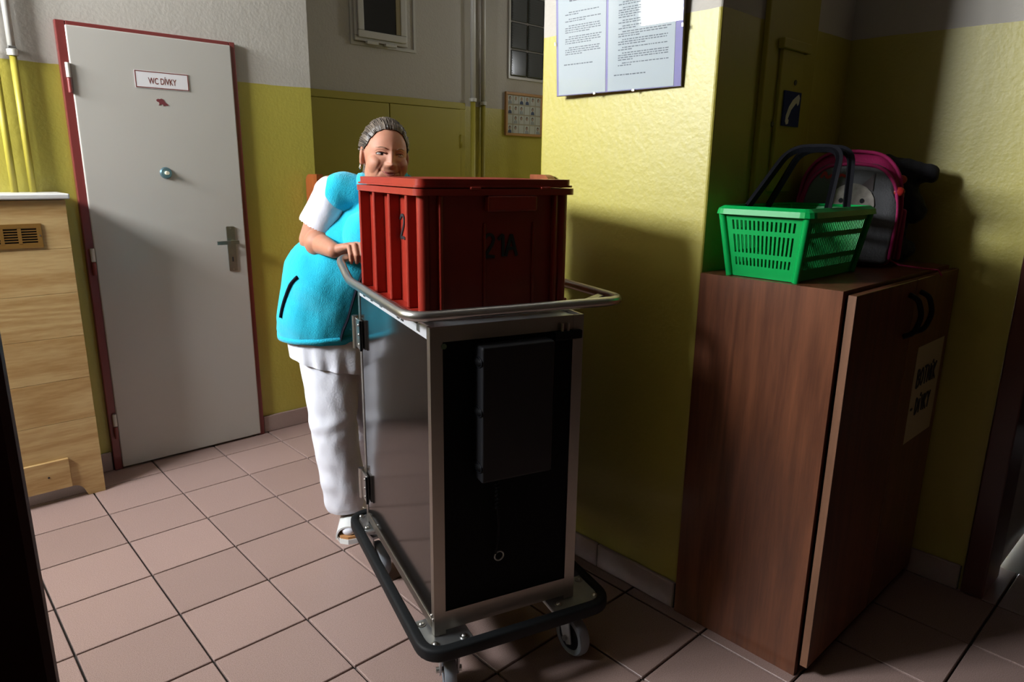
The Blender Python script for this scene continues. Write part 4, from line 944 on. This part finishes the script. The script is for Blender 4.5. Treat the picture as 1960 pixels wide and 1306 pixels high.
sh = [('c', L(.04, .34, 2.85), L(.06, .31, 2.40), .60, .57, (.80, FX)), ('c', shR + (shL - shR) * .02, shR + (elR - shR) * .66, .205, .232), ('c', shL, shL + (elL - shL) * .66, .205, .232), ('c', L(.25, .27, 3.4), L(.72, .22, 4.0), .45, .36, (.7, FX)), ('c', L(.06, .34, 2.85), L(.25, .27, 3.4), .55, .45, (.75, FX)), ('c', shR, shL, .2, .2), ('c', L(.72, .22, 4.0), L(.83, .10, 4.45), .34, .2)]
st_ = blob_mesh(sh, .015, 3, lambda c: folds(c, .014, 3, .008, 8) + (.016 * math.sin((c.x - c.y) * 22) * max(0, 1 - abs(c.z - 2.3) / .4)))
bmesh.ops.bisect_plane(st_, geom=st_.verts[:] + st_.edges[:] + st_.faces[:], plane_co=L(.06, .3, 2.33), plane_no=-(V((0, 0, 1)) + EX * .26).normalized(), clear_outer=True)
for s0, e0 in ((shR, elR), (shL, elL)):
    d = (e0 - s0); pc = s0 + d * .70
    ge = [v for v in st_.verts if (v.co - pc).dot(d.normalized()) > 0 and (v.co - pc).length < .45 and v.co.z > 3.5 and (v.co - s0).dot(d.normalized()) > d.length * .4 and ((v.co - s0) - d.normalized() * (v.co - s0).dot(d.normalized())).length < .27]
    bmesh.ops.delete(st_, geom=ge, context='VERTS')
obj('polo_shirt', st_, COTTON, wo, world=True, smooth=True)
vp = [('c', L(.03, .36, 2.86), L(.16, .30, 3.38), .70, .69, (.78, FX)), ('c', L(.16, .30, 3.38), L(.40, .27, 3.68), .69, .62, (.80, FX)), ('c', L(.40, .27, 3.68), L(.72, .20, 4.05), .61, .50, (.82, FX)), ('c', L(.72, .20, 4.05), L(.80, .10, 4.42), .50, .30, (.85, FX)),
      ('c', L(.31, .02, 4.515), L(1.18, .38, 4.31), .235, .225), ('e', chest + FACE * .22 + V((0, 0, -.05)) + SIDE * -.14, (.32, .32, .32)), ('e', chest + FACE * .22 + V((0, 0, -.05)) + SIDE * .2, (.34, .34, .32)), ('e', L(-.12, .34, 2.80), (.56, .5, .26)), ('c', neck0 + V((0, 0, -.15)), neck0 + V((0, 0, .02)), .30, .27)]
def vfold(c):
    p = c - PO; x, y = p.dot(EX), p.dot(EY)
    return folds(c, .030, 1.9, .017, 5.0) + .026 * math.sin((c.z * 1.1 + x * .9) * 9.0) * max(0, 1 - abs(c.z - 3.1) / .5) * max(0, min(1, (x + .5) * 2)) + .012 * math.sin((c.z + 1.2 * x) * 15) * max(0, 1 - abs(c.z - 4.35) / .35)
ve = blob_mesh(vp, .014, 4, vfold)
bmesh.ops.bisect_plane(ve, geom=ve.verts[:] + ve.edges[:] + ve.faces[:], plane_co=L(-.1, .2, 2.665), plane_no=-(V((0, 0, 1)) + EX * .05).normalized(), clear_outer=True)
vt = BVHTree.FromBMesh(ve)
vs_o = obj('fleece_vest', ve, FLEECE, wo, world=True, smooth=True)
def seam(a, b, n, bend, lift=.012):
    """points on the vest surface found from in front of her, between two points of her own frame"""
    out = []
    for k in range(n + 1):
        t = k / n; p = L(*[a[i] + (b[i] - a[i]) * t + bend[i] * 4 * t * (1 - t) for i in range(3)]); h = vt.find_nearest(p); out.append(h[0] + h[1] * lift)
    return out
z_ = B(); sweep(z_, seam((.30, -.22, 2.70), (.84, -.42, 4.40), 26, (.04, 0, 0)), [(-.006, -.026), (.006, -.026), (.006, .026), (-.006, .026)]); obj('front_zip', z_, DZIP, vs_o, world=True)
z_ = B(); sweep(z_, seam((-.50, -.15, 3.00), (-.21, -.25, 3.52), 16, (-.05, 0, .05)), .019); zp = obj('pocket_zip', z_, DZIP, vs_o, world=True, smooth=True)
# folded collar
co = B(); n = 26; cpts = []
for k in range(n + 1):
    a = math.radians(28 + 304 * k / n); d = fdir(a); cpts.append(L(.845, .055, 4.60) + d * (.275 if abs(k - n / 2) < n * .42 else .30) + V((0, 0, .055 * (-math.cos(a)) - .02)))
sweep(co, cpts, [(-.10, -.014), (.0, -.02), (.10, -.018), (.135, .0), (.12, .035), (.0, .06), (-.09, .075), (-.09, .055), (.0, .032), (.085, .012), (-.06, .006)], up=(0, 0, 1)); obj('collar', co, FLEECE, vs_o, world=True, smooth=True)
lpb = B(); sweep(lpb, seam((.60, -.10, 4.72), (.80, -.46, 4.22), 14, (-.03, -.03, 0), .03), [(-.02, -.085), (.018, -.06), (.026, 0), (.018, .06), (-.02, .085)], radii=[.75, .85, .95, 1, 1.05, 1.1, 1.1, 1.05, 1, .9, .8, .7, .55, .4, .25]); obj('lapel', lpb, FLEECE, vs_o, world=True, smooth=True)
hm = B(); tabs = [vt.find_nearest(L(.03 + .72 * math.cos(k * PI / 20), .33 + .6 * math.sin(k * PI / 20), 2.70))[0] for k in range(40)]
sweep(hm, tabs, [(-.035, -.012), (.035, -.012), (.03, .018), (-.03, .018)], closed=True, up=(0, 0, 1)); obj('vest_hem', hm, FLEECE, vs_o, world=True, smooth=True)

# white open-toed clogs
def clog(tag_, heel, toe):
    d = V((toe.x - heel.x, toe.y - heel.y, 0)); ln = d.length; d.normalize(); mt = M.Translation((heel.x, heel.y, 0)) @ M.Rotation(math.atan2(d.y, d.x), 4, 'Z')
    out = [(0, -.10), (.05, -.135), (.2, -.14), (.45, -.13), (.62, -.165), (.78, -.165), (.9, -.11), (.94, .0), (.9, .12), (.78, .165), (.62, .16), (.45, .125), (.2, .135), (.05, .13), (0, .10)]
    out = [(a * ln / .94, b_) for a, b_ in out]
    def T(bm): bm.transform(mt); return bm
    so = B(); prism(so, out, 0, .07, 'Z'); s_ = obj('shoe', T(so), SHOEW, wo, world=True, label='white open-toed clog')
    ck = B(); prism(ck, [(a * .985 + .006, b_ * .95) for a, b_ in out], .07, .105, 'Z'); obj('cork_insole', T(ck), CORK, s_, world=True)
    for x0, x1, h0, h1 in ((.20, .52, .46, .36), (.54, .88, .345, .235)):
        st = B(); n = 14; rg = []
        for x, hh in ((x0, h0), (x1, h1)):
            ring = []
            for k in range(n + 1):
                a = PI * k / n; ring.append((x * ln / .94, .172 * math.cos(a), .05 + (hh - .05) * math.sin(a) ** .75 if 0 < k < n else .05))
            rg.append(ring)
        o_ = [[st.verts.new(p) for p in r] for r in rg]; i_ = [[st.verts.new((p[0], p[1] * .90, max(.05, p[2] - .02))) for p in r] for r in rg]
        for k in range(n):
            st.faces.new((o_[0][k], o_[0][k + 1], o_[1][k + 1], o_[1][k])); st.faces.new((i_[0][k], i_[1][k], i_[1][k + 1], i_[0][k + 1]))
            st.faces.new((o_[0][k], i_[0][k], i_[0][k + 1], o_[0][k + 1])); st.faces.new((o_[1][k], o_[1][k + 1], i_[1][k + 1], i_[1][k]))
        obj('shoe_strap', T(st), SHOEW, s_, world=True, smooth=True, angle=40)
    sk = B(); capsule(sk, (.14, 0, .26), (ln * .84, 0, .16), .145, .105, (.8, (0, 0, 1))); obj('sock', T(sk), COTTON, s_, world=True, smooth=True)
clog('R', L(.20, .58, 0), L(.27, -.28, 0)); clog('L', L(.02, 1.85, 0), L(.0, 1.05, 0))
